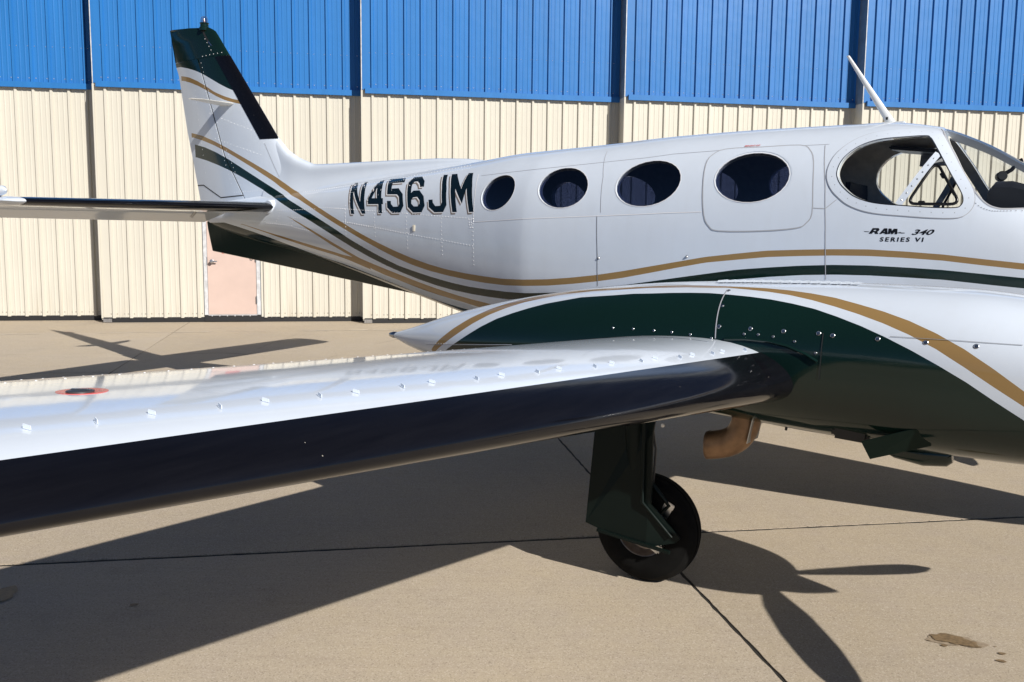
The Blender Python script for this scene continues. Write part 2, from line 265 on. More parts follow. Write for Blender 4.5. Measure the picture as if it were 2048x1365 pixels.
def float_curve(nt, x, pts, xr, zr):
    """z as a function of station x (both normalised), returned in metres"""
    xn = N_(nt, 'ShaderNodeMapRange'); xn.inputs['From Min'].default_value = xr[0]; xn.inputs['From Max'].default_value = xr[1]
    L_(nt, x, xn.inputs['Value'])
    fc = N_(nt, 'ShaderNodeFloatCurve')
    cv = fc.mapping.curves[0]
    P = [((a - xr[0]) / (xr[1] - xr[0]), (z - zr[0]) / (zr[1] - zr[0])) for a, z in pts]
    if P[0][0] > 0: P.insert(0, (0.0, P[0][1]))
    if P[-1][0] < 1: P.append((1.0, P[-1][1]))
    cv.points[0].location = P[0]; cv.points[1].location = P[-1]
    for p in P[1:-1]: cv.points.new(*p)
    for p in cv.points: p.handle_type = 'VECTOR'
    fc.mapping.update()
    L_(nt, xn.outputs[0], fc.inputs['Value'])
    zn = N_(nt, 'ShaderNodeMapRange'); zn.inputs['To Min'].default_value = zr[0]; zn.inputs['To Max'].default_value = zr[1]
    L_(nt, fc.outputs[0], zn.inputs['Value'])
    return zn.outputs[0]

def paint(name, xr, zr, bands, below=None, above=None, wave=.25, rough=.09):
    """gloss aircraft paint; bands = [(colour, upper pts, lower pts)]"""
    m, nt, b = new_mat(name)
    tc = N_(nt, 'ShaderNodeTexCoord').outputs['Object']
    sp = N_(nt, 'ShaderNodeSeparateXYZ'); L_(nt, tc, sp.inputs[0])
    X, Z = sp.outputs[0], sp.outputs[2]
    # light handling film, run-off streaks and dried splashes
    film = noise_(nt, tc, 2.2, 5, .62)
    stm = N_(nt, 'ShaderNodeMapping'); stm.inputs['Scale'].default_value = (9., 9., 1.1); L_(nt, tc, stm.inputs['Vector'])
    streak = noise_(nt, stm.outputs[0], 1.6, 4, .6)
    sv = N_(nt, 'ShaderNodeTexVoronoi', feature='F1'); sv.inputs['Scale'].default_value = 55.0; L_(nt, tc, sv.inputs['Vector'])
    spl = math_(nt, 'MULTIPLY', math_(nt, 'LESS_THAN', sv.outputs['Distance'], .10), math_(nt, 'GREATER_THAN', noise_(nt, tc, 3.1, 2), .57))
    grime = math_(nt, 'ADD', math_(nt, 'MULTIPLY', ramp_(nt, film, .42, .75), .09), math_(nt, 'MULTIPLY', ramp_(nt, streak, .50, .75), .06))
    col = mix_(nt, math_(nt, 'MULTIPLY', grime, .8), WHITE, (.42, .40, .37))
    col = mix_(nt, math_(nt, 'MULTIPLY', spl, .30), col, (.80, .82, .86))
    for c, up, lo in bands:
        x0, x1 = max(up[0][0], lo[0][0]) - .02, min(up[-1][0], lo[-1][0])
        f = math_(nt, 'MULTIPLY', math_(nt, 'LESS_THAN', Z, float_curve(nt, X, up, xr, zr)), math_(nt, 'GREATER_THAN', Z, float_curve(nt, X, lo, xr, zr)))
        f = math_(nt, 'MULTIPLY', f, math_(nt, 'MULTIPLY', math_(nt, 'GREATER_THAN', X, x0), math_(nt, 'LESS_THAN', X, x1)))
        col = mix_(nt, f, col, c)
    for c, pts in (below or []):
        f = math_(nt, 'MULTIPLY', math_(nt, 'LESS_THAN', Z, float_curve(nt, X, pts, xr, zr)), math_(nt, 'GREATER_THAN', X, pts[0][0] - .3))
        col = mix_(nt, f, col, c)
    for c, pts in (above or []):
        f = math_(nt, 'MULTIPLY', math_(nt, 'GREATER_THAN', Z, float_curve(nt, X, pts, xr, zr)), math_(nt, 'LESS_THAN', X, pts[-1][0] + .3))
        col = mix_(nt, f, col, c)
    L_(nt, col, b.inputs['Base Color'])
    L_(nt, math_(nt, 'ADD', math_(nt, 'MULTIPLY', film, rough * .9), rough * .55), b.inputs['Roughness'])
    b.inputs['Specular IOR Level'].default_value = .45
    b.inputs['Coat Weight'].default_value = .08; b.inputs['Coat Roughness'].default_value = .03
    h = noise_(nt, tc, 2.6, 1.5)
    h2 = noise_(nt, tc, 9.0, 1.0)
    s = math_(nt, 'ADD', h, math_(nt, 'MULTIPLY', h2, .22))
    bump_(nt, b, s, wave, .012)
    return m

E1 = [[2.2, 1.53], [3.0, 1.40], [4.1, 1.24]]
for _k, _d in (('g3u', [[-1.75, 1.205], [-1.4, 1.19]]), ('g3l', [[-1.75, 1.165], [-1.4, 1.15]])): LIV[_k] = LIV[_k] + _d
def ext(p, dz): return p + [[a, z + dz] for a, z in E1]
FX, FZ = (-6.6, 4.2), (0.8, 4.0)
stripes = [(GOLD, ext(LIV['g1u'], .07), ext(LIV['g1l'], .035)), (GREEN, ext(LIV['n1u'], 0), ext(LIV['n1l'], -.06))]
M_LIV = paint('livery_paint', FX, FZ, stripes + [(GOLD, LIV['g3u'], LIV['g3l']), (GOLD, LIV['g2u'], LIV['g2l'])],
              below=[(GREEN, LIV['bel'] + [[-1.8, 1.12], [-1.0, 1.05], [2.0, 1.04], [4.0, 1.1]])])
M_FIN = paint('fin_paint', FX, FZ, stripes + [(GOLD, LIV['fgu'], LIV['fgl'])], above=[(GREEN, LIV['capl'])], wave=.12)
M_NAC = paint('nacelle_paint', (-1.75, 2.25), (.8, 1.8), [(GOLD, LIV['nac_gu'] + [[1.95, .98], [2.2, .85]], LIV['nac_gl'] + [[1.95, .93], [2.2, .8]])],
              below=[(GREEN, [[-1.35, .99]] + LIV['nac_nu'] + [[1.95, .87], [2.2, .8]])], wave=.12)
M_WHITE = paint('white_gloss_paint', FX, FZ, [], wave=.15, rough=.085)
M_GREEN = simple('dark_green_gloss_paint', GREEN, .1)

def boot_mat():
    m, nt, b = new_mat('black_boot_rubber')
    tc = N_(nt, 'ShaderNodeTexCoord').outputs['Object']
    b.inputs['Roughness'].default_value = .16
    b.inputs['Specular IOR Level'].default_value = .38
    st = N_(nt, 'ShaderNodeMapping'); st.inputs['Scale'].default_value = (14, 1.2, 14); L_(nt, tc, st.inputs['Vector'])
    n1 = noise_(nt, st.outputs[0], 3.0, 4, .6)
    chips = N_(nt, 'ShaderNodeTexVoronoi', feature='F1'); chips.inputs['Scale'].default_value = 30.0; L_(nt, tc, chips.inputs['Vector'])
    g = noise_(nt, tc, 7.0, 2)
    spot = math_(nt, 'MULTIPLY', math_(nt, 'LESS_THAN', chips.outputs['Distance'], .05), math_(nt, 'GREATER_THAN', g, .60))
    col = mix_(nt, ramp_(nt, n1, .3, .75), (.0035, .0035, .005), (.006, .006, .008))
    L_(nt, mix_(nt, spot, col, (.30, .28, .25)), b.inputs['Base Color'])
    L_(nt, math_(nt, 'ADD', math_(nt, 'MULTIPLY', n1, .10), .05), b.inputs['Roughness'])
    bump_(nt, b, n1, .05, .003)
    return m
M_BOOT = boot_mat()
M_RUBBER = simple('tyre_rubber', (.006, .006, .006), .85, spec=.12, bump=.3, bscale=90, bdist=.001, var=.3, vscale=14)
M_ALU = simple('bare_aluminium', (.62, .62, .63), .3, 1.0, var=.15, vscale=30)
M_SCREW = simple('painted_screw_head', (.36, .38, .42), .45)
M_STEEL = simple('screw_steel', (.45, .46, .47), .28, 1.0)
M_EXH = simple('heat_tinted_steel', (.23, .14, .08), .45, .6, var=.45, vscale=9, bump=.15, bscale=30)
M_BLACK = simple('black_plastic', (.008, .008, .009), .38)
M_GASKET = simple('black_gasket', (.008, .008, .008), .28)
M_LINER = simple('cabin_liner_cloth', (.72, .69, .64), .8, var=.12, vscale=20, bump=.2, bscale=200, bdist=.001)
M_DARKCAB = simple('dark_cabin_cloth', (.012, .012, .018), .85)
M_SEAM = simple('panel_gap', (.40, .41, .44), .6)
M_SEAMG = simple('grey_panel_gap', (.22, .23, .25), .6)
M_SEAMD = simple('dark_gap', (.02, .02, .022), .6)
M_RIM = simple('window_rim_paint', (.82, .82, .84), .2)
M_LETTER = simple('dark_green_letters', (.004, .012, .018), .12)
M_SHADE = simple('taupe_letter_edge', (.22, .185, .16), .2)
M_INK = simple('black_letters', (.006, .006, .007), .3)
M_RED = simple('red_placard', (.58, .085, .07), .2, var=.15, vscale=60)
M_CAPGREY = simple('fuel_cap_metal', (.10, .10, .105), .4, .6)

def glass(name, tint, gloss=.02, f0=.04):
    m = bpy.data.materials.new(name); m.use_nodes = True; nt = m.node_tree; nt.nodes.clear()
    tr = N_(nt, 'ShaderNodeBsdfTransparent'); tr.inputs[0].default_value = (*tint, 1)
    gl = N_(nt, 'ShaderNodeBsdfGlossy'); gl.inputs['Roughness'].default_value = gloss
    lw = N_(nt, 'ShaderNodeLayerWeight'); lw.inputs['Blend'].default_value = .5
    fr = math_(nt, 'ADD', math_(nt, 'MULTIPLY', math_(nt, 'POWER', lw.outputs['Facing'], 5.0), 1 - f0), f0)
    mx = N_(nt, 'ShaderNodeMixShader'); out = N_(nt, 'ShaderNodeOutputMaterial')
    L_(nt, fr, mx.inputs[0]); L_(nt, tr.outputs[0], mx.inputs[1]); L_(nt, gl.outputs[0], mx.inputs[2]); L_(nt, mx.outputs[0], out.inputs[0])
    return m
M_TINT = glass('tinted_acrylic', (.16, .19, .30), f0=.15)
M_CLEAR = glass('clear_acrylic', (.90, .92, .92))
M_LENS = glass('clear_lens', (.95, .80, .78))

def concrete(name, seed):
    m, nt, b = new_mat(name)
    g = N_(nt, 'ShaderNodeNewGeometry').outputs['Position']
    mp = N_(nt, 'ShaderNodeMapping'); mp.inputs['Location'].default_value = (seed * 3.1, seed * 1.7, 0); L_(nt, g, mp.inputs['Vector'])
    p = mp.outputs[0]
    big = noise_(nt, p, .55, 4, .6); mid = noise_(nt, p, 3.2, 5, .65); fine = noise_(nt, p, 95., 4, .7); fine2 = noise_(nt, p, 170., 2, .8); mot = noise_(nt, p, 1.4, 5, .62); mot2 = noise_(nt, p, 7.0, 4, .6)
    stre = N_(nt, 'ShaderNodeMapping'); stre.inputs['Rotation'].default_value = (0, 0, -.169); stre.inputs['Scale'].default_value = (.35, 9., 1); L_(nt, g, stre.inputs['Vector'])
    brush = noise_(nt, stre.outputs[0], 4.0, 4, .6)
    t = (.022, -.012, -.030)[seed]
    c = mix_(nt, ramp_(nt, big, .3, .7), (.385 + t, .325 + t, .25 + t), (.455 + t, .385 + t, .295 + t))
    c = mix_(nt, math_(nt, 'MULTIPLY', ramp_(nt, mid, .35, .75), .35), c, (.47, .40, .315))
    c = mix_(nt, math_(nt, 'MULTIPLY', ramp_(nt, brush, .42, .72), .22), c, (.29, .235, .18))
    c = mix_(nt, math_(nt, 'MULTIPLY', ramp_(nt, mot, .40, .62), .30), c, (.46, .375, .255))
    c = mix_(nt, math_(nt, 'MULTIPLY', ramp_(nt, mot2, .46, .66), .28), c, (.40, .335, .285))
    c = mix_(nt, math_(nt, 'MULTIPLY', ramp_(nt, mid, .56, .74), .30), c, (.27, .22, .165))
    vor = N_(nt, 'ShaderNodeTexVoronoi', feature='F1'); vor.inputs['Scale'].default_value = 190.0; L_(nt, p, vor.inputs['Vector'])
    peb = N_(nt, 'ShaderNodeSeparateColor'); L_(nt, vor.outputs['Color'], peb.inputs[0])
    c = mix_(nt, math_(nt, 'MULTIPLY', ramp_(nt, fine, .52, .68), .36), c, (.205, .165, .125))
    c = mix_(nt, math_(nt, 'MULTIPLY', ramp_(nt, peb.outputs[0],   .82, .96), .38), c, (.66, .59, .50))
    c = mix_(nt, math_(nt, 'MULTIPLY', ramp_(nt, peb.outputs[1], .86, .97), .40), c, (.13, .105, .08))
    c = mix_(nt, math_(nt, 'MULTIPLY', ramp_(nt, fine2, .55, .68), .35), c, (.62, .55, .45))
    L_(nt, c, b.inputs['Base Color'])
    b.inputs['Roughness'].default_value = .82; b.inputs['Specular IOR Level'].default_value = .25
    bump_(nt, b, math_(nt, 'ADD', fine, math_(nt, 'MULTIPLY', mid, .6)), .35, .003)
    return m
M_CONC = [concrete('apron_concrete_%s' % w, i) for i, w in enumerate(('warm', 'pale', 'worn'))]
M_JOINT = simple('joint_filler', (.018, .016, .014), .9)
M_CRUMB = simple('joint_mortar_crumbs', (.33, .275, .215), .9, var=.2, vscale=40)
M_STAIN = simple('oil_stained_concrete', (.185, .125, .065), .6, var=.35, vscale=60, bump=.2, bscale=120)
M_STAIN2 = simple('oil_stain_halo', (.30, .235, .165), .75, var=.25, vscale=60, bump=.2, bscale=120)
M_LAIT = simple('pale_laitance', (.55, .49, .40), .85, var=.2, vscale=6)
M_DIRT = simple('airfield_grass', (.09, .095, .045), .95, var=.4, vscale=.4)

def sheet_mat(name, col, dirt):
    m, nt, b = new_mat(name)
    g = N_(nt, 'ShaderNodeNewGeometry').outputs['Position']
    st = N_(nt, 'ShaderNodeMapping'); st.inputs['Scale'].default_value = (6., 6., .35); L_(nt, g, st.inputs['Vector'])
    v = noise_(nt, st.outputs[0], 1.2, 4, .6); w = noise_(nt, g, .8, 3)
    a = tuple(c * (1 - dirt) for c in col)
    c = mix_(nt, ramp_(nt, v, .3, .72), col, a)
    c = mix_(nt, math_(nt, 'MULTIPLY', ramp_(nt, w, .4, .8), .25), c, tuple(min(1, x * 1.12) for x in col))
    oi = N_(nt, 'ShaderNodeObjectInfo').outputs['Random']
    c = mix_(nt, math_(nt, 'MULTIPLY', oi, .16), c, tuple(x * .72 for x in col))
    st2 = N_(nt, 'ShaderNodeMapping'); st2.inputs['Scale'].default_value = (14., 14., .8); L_(nt, g, st2.inputs['Vector'])
    sp = N_(nt, 'ShaderNodeSeparateXYZ'); L_(nt, g, sp.inputs[0])
    low = math_(nt, 'MULTIPLY', ramp_(nt, noise_(nt, st2.outputs[0], 1.0, 4, .65), .50, .70), ramp_(nt, sp.outputs[2], 1.0, .25))
    c = mix_(nt, math_(nt, 'MULTIPLY', low, .40), c, (.36, .29, .20))
    L_(nt, c, b.inputs['Base Color'])
    b.inputs['Roughness'].default_value = .42; b.inputs['Specular IOR Level'].default_value = .4
    bump_(nt, b, noise_(nt, g, 2.2, 2), .25, .02)
    return m
M_CREAM = sheet_mat('cream_steel_sheet', (.595, .568, .495), .05)
M_BLUE = sheet_mat('blue_steel_sheet', (.024, .170, .475), .14)
M_SLATE = simple('galvanised_return_trim', (.20, .24, .27), .5, .0, var=.2, vscale=5)
M_TRIMW = simple('pale_edge_trim', (.55, .56, .58), .4, var=.25, vscale=9)
M_SEAL = simple('black_door_seal', (.014, .014, .016), .6)
M_PINK = simple('pink_primer_door', (.555, .425, .375), .55, var=.05, vscale=3)
M_BOLT = simple('dull_screw_head', (.34, .31, .26), .45, .4)
M_BOLTB = simple('bright_screw_head', (.75, .76, .78), .3, .8)
# ------------------------------------------------------------------ apron
PSI = 0.16941; TV = Vector((math.cos(PSI), math.sin(PSI), 0)); NV = Vector((-math.sin(PSI), math.cos(PSI), 0))
N0, GRADE = 4.937, 0.0235
def gz(n): return GRADE * max(0.0, n - N0)
def PT(t, n, dz=0.0):
    p = TV * t + NV * n
    return Vector((p.x, p.y, gz(n) + dz))

apron = tag(empty('concrete_apron'), kind='structure')
# base sheet under the slabs (the dark joint filler) and the far ground
bs = []
for n in (-40., N0, 17.6):
    bs += [PT(-60, n, -.0045), PT(60, n, -.0045)]
mesh_obj('joint_filler', bs, [(0, 1, 3, 2), (2, 3, 5, 4)], M_JOINT, apron)
T_J = [1.653 + 4.5 * k for k in range(-14, 14)]
N_J = [-13.1, -7.09, -1.076, N0, 10.95, 14.58, 17.6]
def jagged(p, q, step, amp, rr, axis):
    k = max(2, int((q - p).length / step)); out = []
    for i in range(k):
        f = i / k; v = p.lerp(q, f)
        if 0 < i: v = v + axis * rr.uniform(-amp, amp)
        out.append(v)
    return out
rr = random.Random(3)
for a, b in zip(N_J[:-1], N_J[1:]):
    for i in range(len(T_J) - 1):
        t0, t1 = T_J[i], T_J[i + 1]
        if t1 < -16 or t0 > 18: continue
        g = .010
        near = a < 9 and a > -4 and -8 < t0 < 6
        am = .003 if near else 0.002; stp = .05 if near else .6
        if a > 10: g = .005
        gn0 = gn1 = g
        if abs(a - N0) < .1: gn0 = .016
        if abs(b - N0) < .1: gn1 = .013
        if abs(b - 14.58) < .1: gn1 = .001
        if abs(a - 14.58) < .1: gn0 = .001
        c = [PT(t0 + g, a + gn0), PT(t1 - g, a + gn0), PT(t1 - g, b - gn1), PT(t0 + g, b - gn1)]
        ring = []
        for p, q, ax in ((c[0], c[1], NV), (c[1], c[2], TV), (c[2], c[3], NV), (c[3], c[0], TV)):
            ring += jagged(p, q, stp, am, rr, ax)
        bm = bmesh.new()
        tv = [bm.verts.new(p) for p in ring]; bv = [bm.verts.new(p - Vector((0, 0, .0042))) for p in ring]
        bm.faces.new(tv)
        for k in range(len(ring)):
            bm.faces.new((tv[k - 1], tv[k], bv[k], bv[k - 1]))
        bm_obj('slab', bm, M_CONC[rr.randrange(3)], apron)
for t0, t1, a, b in ((-60, T_J[4] if T_J[4] < -16 else -16, -40, 17.6), (18.2, 60, -40, 17.6), (-16.4, 18.2, -40, -13.1)):
    n_ = [x for x in (a, N0, b)] if a < N0 < b else [a, b]
    vs = []
    for n in n_: vs += [PT(t0, n, -.0005), PT(t1, n, -.0005)]
    mesh_obj('slab', vs, [(2 * k, 2 * k + 1, 2 * k + 3, 2 * k + 2) for k in range(len(n_) - 1)], M_CONC[0], apron)
# broken mortar along the front edge of the long joint
bm = bmesh.new()
def crumb(t, n, r):
    ra = rr.uniform(0, 6.28); vs = []
    for k in range(6):
        q = r * rr.uniform(.6, 1.2); vs.append(bm.verts.new(PT(t + q * 1.6 * math.cos(ra + k * 1.047), n + .5 * q * math.sin(ra + k * 1.047), .0012)))
    top = bm.verts.new(PT(t, n, .004 + r * .22))
    for k in range(6): bm.faces.new((vs[k - 1], vs[k], top))
for _ in range(300):
    t = rr.choice((rr.uniform(1.1, 3.6), rr.uniform(-3.0, -1.4), rr.uniform(-3, 4)))
    crumb(t, N0 + .012 + abs(rr.gauss(0, .012)), rr.uniform(.0015, .006))
o = bm_obj('joint_crumbs', bm, M_CRUMB, apron); tag(o, kind='stuff')

def blotch(t, n, rt, rn, rot, mat, dz=.004, k=40, rag=.12, name='oil_stain'):
    q = random.Random(int(t * 1000) + int(n * 77)); ph = [q.uniform(0, 6.28) for _ in range(5)]
    vs = []
    for i in range(k):
        a = 2 * math.pi * i / k
        s = 1 + rag * (math.sin(2 * a + ph[0]) + .7 * math.sin(3 * a + ph[1]) + .5 * math.sin(7 * a + ph[2])) + q.uniform(-.05, .05)
        x, y = rt * s * math.cos(a), rn * s * math.sin(a)
        vs.append(PT(t + x * math.cos(rot) - y * math.sin(rot), n + x * math.sin(rot) + y * math.cos(rot), dz))
    return mesh_obj(name, vs, [tuple(range(k))], mat, apron)
blotch(2.565, 3.385, .104, .068, -.55, M_STAIN2, dz=.002, rag=.16)
blotch(2.562, 3.387, .084, .053, -.55, M_STAIN, dz=.005, k=60, rag=.15)
for (t, n, r) in ((2.487, 3.345, .016), (2.620, 3.310, .016), (2.683, 3.238, .017), (2.632, 3.178, .020), (2.70, 3.30, .006), (2.45, 3.40, .006)):
    blotch(t, n, r, r * .6, -.4, M_STAIN, k=14)
blotch(-1.71, 4.52, .06, .09, .1, M_STAIN); blotch(-1.06, 4.30, .022, .012, .2, M_STAIN, k=14); blotch(-1.35, 3.55, .016, .01, .2, M_STAIN, k=14)
def crack(pts, w=.006):
    q = random.Random(len(pts) + int(abs(pts[0][0]) * 50)); P = []
    for a, b in zip(pts[:-1], pts[1:]):
        for k in range(6):
            f = k / 6; P.append((a[0] + (b[0] - a[0]) * f + q.uniform(-.02, .02), a[1] + (b[1] - a[1]) * f + q.uniform(-.02, .02)))
    P.append(pts[-1]); V = []
    for i, (t, n) in enumerate(P):
        ww = w * (.4 + .6 * math.sin(math.pi * (i + .5) / len(P))) * q.uniform(.7, 1.2); V += [PT(t, n - ww, .0015), PT(t, n + ww, .0015)]
    mesh_obj('crack', V, [(2 * i, 2 * i + 1, 2 * i + 3, 2 * i + 2) for i in range(len(P) - 1)], M_JOINT, apron)
crack([(-1.9, 11.2), (-1.75, 11.9), (-1.45, 12.2), (-1.3, 13.1), (-.95, 14.2)]); crack([(-1.45, 12.2), (-1.9, 12.35), (-2.4, 12.25)])
crack([(.2, 13.0), (.55, 13.5), (1.0, 13.7)], .004); crack([(-.6, 11.4), (-.3, 12.0), (-.35, 12.6)], .004)
# pale streak where the slab in front of the doors was poured
q = random.Random(5)
for i in range(26):
    t = -6.2 + i * .32 + q.uniform(-.1, .1)
    n = 14.46 + .035 * (t + 5.3) + q.uniform(-.02, .02)
    if q.random() < .8: blotch(t, n, q.uniform(.1, .3), q.uniform(.008, .03), .02, M_LAIT, k=16, rag=.2, name='pale_streak')
far = [(-900, -900, -.4), (900, -900, -.4), (900, 900, -.4), (-900, 900, -.4)]
tag(mesh_obj('ground', far, [(0, 1, 2, 3)], M_DIRT), kind='structure')

# ------------------------------------------------------------------ sliding hangar doors
Z_TOP, Z_BLUE = 6.9, 4.15
PITCH = .2735
def rib_profile(t0, t1, lead):
    """trapezoid ribs plus two small ribs per bay; returns (t, out)"""
    pr = [(t0, 0.)]
    k = 0
    t = t0 + lead
    def put(c, w0, w1, h):
        for a, hh in ((-w0, 0), (-w1, h), (w1, h), (w0, 0)):
            if t0 < c + a < t1: pr.append((c + a, hh))
    while t < t1 + .1:
        put(t, .031, .016, .032)
        put(t + PITCH * .36, .013, .007, .004); put(t + PITCH * .66, .013, .007, .004)
        t += PITCH
    pr.append((t1, 0.))
    return pr

def sheet(name, prof, n, z0, z1, mat, parent, off):
    vs = []; fs = []
    for t, d in prof:
        p = TV * t + NV * (n - off - d)
        vs += [(p.x, p.y, z0), (p.x, p.y, z1)]
    for i in range(len(prof) - 1): fs.append((2 * i, 2 * i + 2, 2 * i + 3, 2 * i + 1))
    return mesh_obj(name, vs, fs, mat, parent)

def wbox(name, t0, t1, n0, n1, z0, z1, mat, parent, bev=0.):
    bm = bmesh.new()
    c = TV * ((t0 + t1) / 2) + NV * ((n0 + n1) / 2); c.z = (z0 + z1) / 2
    bm_box(bm, c, (t1 - t0, abs(n1 - n0), z1 - z0), Matrix.Rotation(PSI, 3, 'Z'), bev)
    return bm_obj(name, bm, mat, parent)

def split_prof(pr, cuts):
    """cut a profile at bay boundaries into separate sheets"""
    ts = np.array([p[0] for p in pr]); hs = np.array([p[1] for p in pr]); out = []
    for a, b in zip(cuts[:-1], cuts[1:]):
        seg = [(a, float(np.interp(a, ts, hs)))] + [p for p in pr if a < p[0] < b] + [(b, float(np.interp(b, ts, hs)))]
        out.append(seg)
    return out

DOORS = [(-8.60, -3.95, 16.25, .055, 'leftmost hangar door leaf, blue over cream ribbed steel, cut by the photo edge'),
         (-4.235, .33, 15.90, .174, 'hangar door leaf of blue over cream ribbed steel with the pink walk-through door'),
         (.07, 4.80, 15.58, .17, 'hangar door leaf of blue over cream steel behind the tail registration and round windows'),
         (4.525, 9.05, 15.26, .17, 'hangar door leaf of blue over cream ribbed steel above the emergency exit window'),
         (8.80, 13.3, 14.98, .16, 'rightmost hangar door leaf, blue over cream steel, behind the roof antenna and windscreen')]
DR = (-2.60, -1.655)      # pink door opening incl. frame
for di, (t0, t1, n, lead, lab) in enumerate(DOORS):
    d = tag(empty('hangar_gate'), lab, 'hangar door', 'sliding hangar door leaves', 'thing')
    zg = gz(n)
    zb = zg + .075
    pr = rib_profile(t0 + .012, t1, lead)
    ribs = []
    t = t0 + .012 + lead
    while t < t1 + .1: ribs.append(t); t += PITCH
    cuts = [t0 + .012] + [r + PITCH * .2 for r in ribs[2::3] if r + PITCH * .2 < t1 - .15] + [t1]
    for seg in split_prof(pr, cuts):
        a, b = seg[0][0], seg[-1][0]
        if di == 1 and b > DR[0] and a < DR[1]:
            # sheet interrupted by the walk-through door
            if a < DR[0]:
                sheet('steel_sheet', [p for p in seg if p[0] < DR[0]] + [(DR[0], 0.)], n, zb, Z_BLUE + .03, M_CREAM, d, 0.)
            if b > DR[1]:
                sheet('steel_sheet', [(DR[1], 0.)] + [p for p in seg if p[0] > DR[1]], n, zb, Z_BLUE + .03, M_CREAM, d, 0.)
            aa, bb = max(a, DR[0]), min(b, DR[1])
            mid = [(aa, float(np.interp(aa, [p[0] for p in seg], [p[1] for p in seg])))] + [p for p in seg if aa < p[0] < bb] + [(bb, 0.)]
            sheet('steel_sheet', mid, n, zg + 2.16, Z_BLUE + .03, M_CREAM, d, 0.)
        else:
            sheet('steel_sheet', seg, n, zb, Z_BLUE + .03, M_CREAM, d, 0.)
        sheet('steel_sheet', seg, n, Z_BLUE + .02, Z_TOP, M_BLUE, d, .022)
    # screw heads: rows at the foot and above the drip trim
    bm = bmesh.new()
    def screw(tt, z, out, r=.011):
        c = TV * tt + NV * (n - out); c.z = z
        vs = []
        for k in range(6):
            a = k * math.pi / 3
            p = c + TV * (r * math.cos(a)); p.z += r * math.sin(a); vs.append(bm.verts.new(p))
        tp = bm.verts.new(c - NV * .008)
        for k in range(6): bm.faces.new((vs[k - 1], vs[k], tp))
    for r in ribs:
        for dt in (-.045, .05, .17):
            tt = r + dt
            if not (t0 + .03 < tt < t1): continue
            if di == 1 and DR[0] - .02 < tt < DR[1] + .05: continue
            screw(tt, zb + .07, .001)
            if dt != .17: screw(tt, zg + 1.72, .001, .008)
    o = bm_obj('sheet_screws', bm, M_BOLT, d); tag(o, kind='stuff')
    bm = bmesh.new()
    for r in ribs:
        for dt in (-.05, .055):
            if t0 + .03 < r + dt < t1:
                screw(r + dt, Z_BLUE + .11, .023, .010); screw(r + dt, Z_BLUE + .62, .023, .008)
    o = bm_obj('sheet_screws', bm, M_BOLTB, d); tag(o, kind='stuff')
    # drip trim under the blue sheets
    wbox('drip_trim', t0 + .06, t1 - .0, n - .02, n - .072, Z_BLUE - .045, Z_BLUE + .045, M_BLUE, d)
    # side return of the leaf, pale corner trim and rubber foot seal
    wbox('side_return', t0 - .004, t0 + .011, n - .012, n + .5, Z_BLUE + .01, Z_TOP, M_SLATE, d)
    wbox('side_return', t0 - .004, t0 + .011, n - .012, n + .5, zg + .05, Z_BLUE + .008, M_CREAM, d)
    wbox('corner_trim', t0 - .004, t0 + .011, n - .0125, n - .020, Z_BLUE + .012, Z_TOP, M_TRIMW, d)
    wbox('corner_trim', t0 - .008, t0 + .020, n - .0125, n - .030, zb, Z_BLUE + .008, M_CREAM, d)
    wbox('foot_seal', t0 + .0, t1, n - .004, n + .03, zg + .004, zb + .012, M_SEAL, d)
    wbox('door_core', t0 + .02, t1, n + .012, n + .08, zg + .1, Z_TOP, M_SLATE, d)
    if di > 0: wbox('foot_guide', t0 + .015, t0 + .15, n - .006, n - .024, zg + .006, zb - .008, M_ALU, d)
    if di == 1:
        dz0, dz1 = zg + .13, zg + 2.12
        leaf = wbox('walk_door', DR[0] + .075, DR[1] - .075, n - .012, n + .03, dz0, dz1, M_PINK, d)
        wbox('kick_plate', DR[0] + .01, DR[1] - .01, n - .020, n - .002, zg + .014, dz0 - .01, M_SEAL, leaf)
        wbox('door_frame', DR[0] + .012, DR[0] + .070, n - .026, n + .03, dz0 - .006, dz1 + .05, M_TRIMW, leaf)
        wbox('door_frame', DR[1] - .070, DR[1] - .012, n - .026, n + .03, dz0 - .006, dz1 + .05, M_TRIMW, leaf)
        wbox('door_frame', DR[0] + .072, DR[1] - .072, n - .026, n + .03, dz1 + .006, dz1 + .05, M_TRIMW, leaf)
        wbox('threshold', DR[0] + .072, DR[1] - .072, n - .024, n + .01, dz0 - .016, dz0 - .004, M_TRIMW, leaf)
        hc = TV * (-2.452) + NV * (n - .012); hc.z = 1.291
        lathe('handle', [(.034, 0), (.036, .008), (.014, .014), (.013, .04), (.026, .045), (.031, .06), (.026, .075), (.001, .078)], hc, -NV, M_ALU, leaf, 18)
        wbox('handle', -2.452, -2.36, n - .060, n - .075, 1.280, 1.300, M_ALU, leaf, .003)
        wbox('latch_guard', -2.535, -2.522, n - .0265, n - .03, 1.23, 1.36, M_STEEL, leaf)
        for z in (.637, 1.35, 2.1):
            wbox('hinge', -1.742, -1.722, n - .0265, n - .034, z - .065, z + .065, M_STEEL, leaf, .003)
        wbox('sign', -2.285, -2.05, n - .0125, n - .016, 1.424, 1.66, M_RED, leaf)
        for k in range(6):
            cc = TV * (-2.47 + k * .125) + NV * (n - .020); cc.z = zg + .105
            lathe('screw', [(.011, 0), (.010, .006), (.001, .008)], cc, -NV, M_BOLTB, leaf, 8)
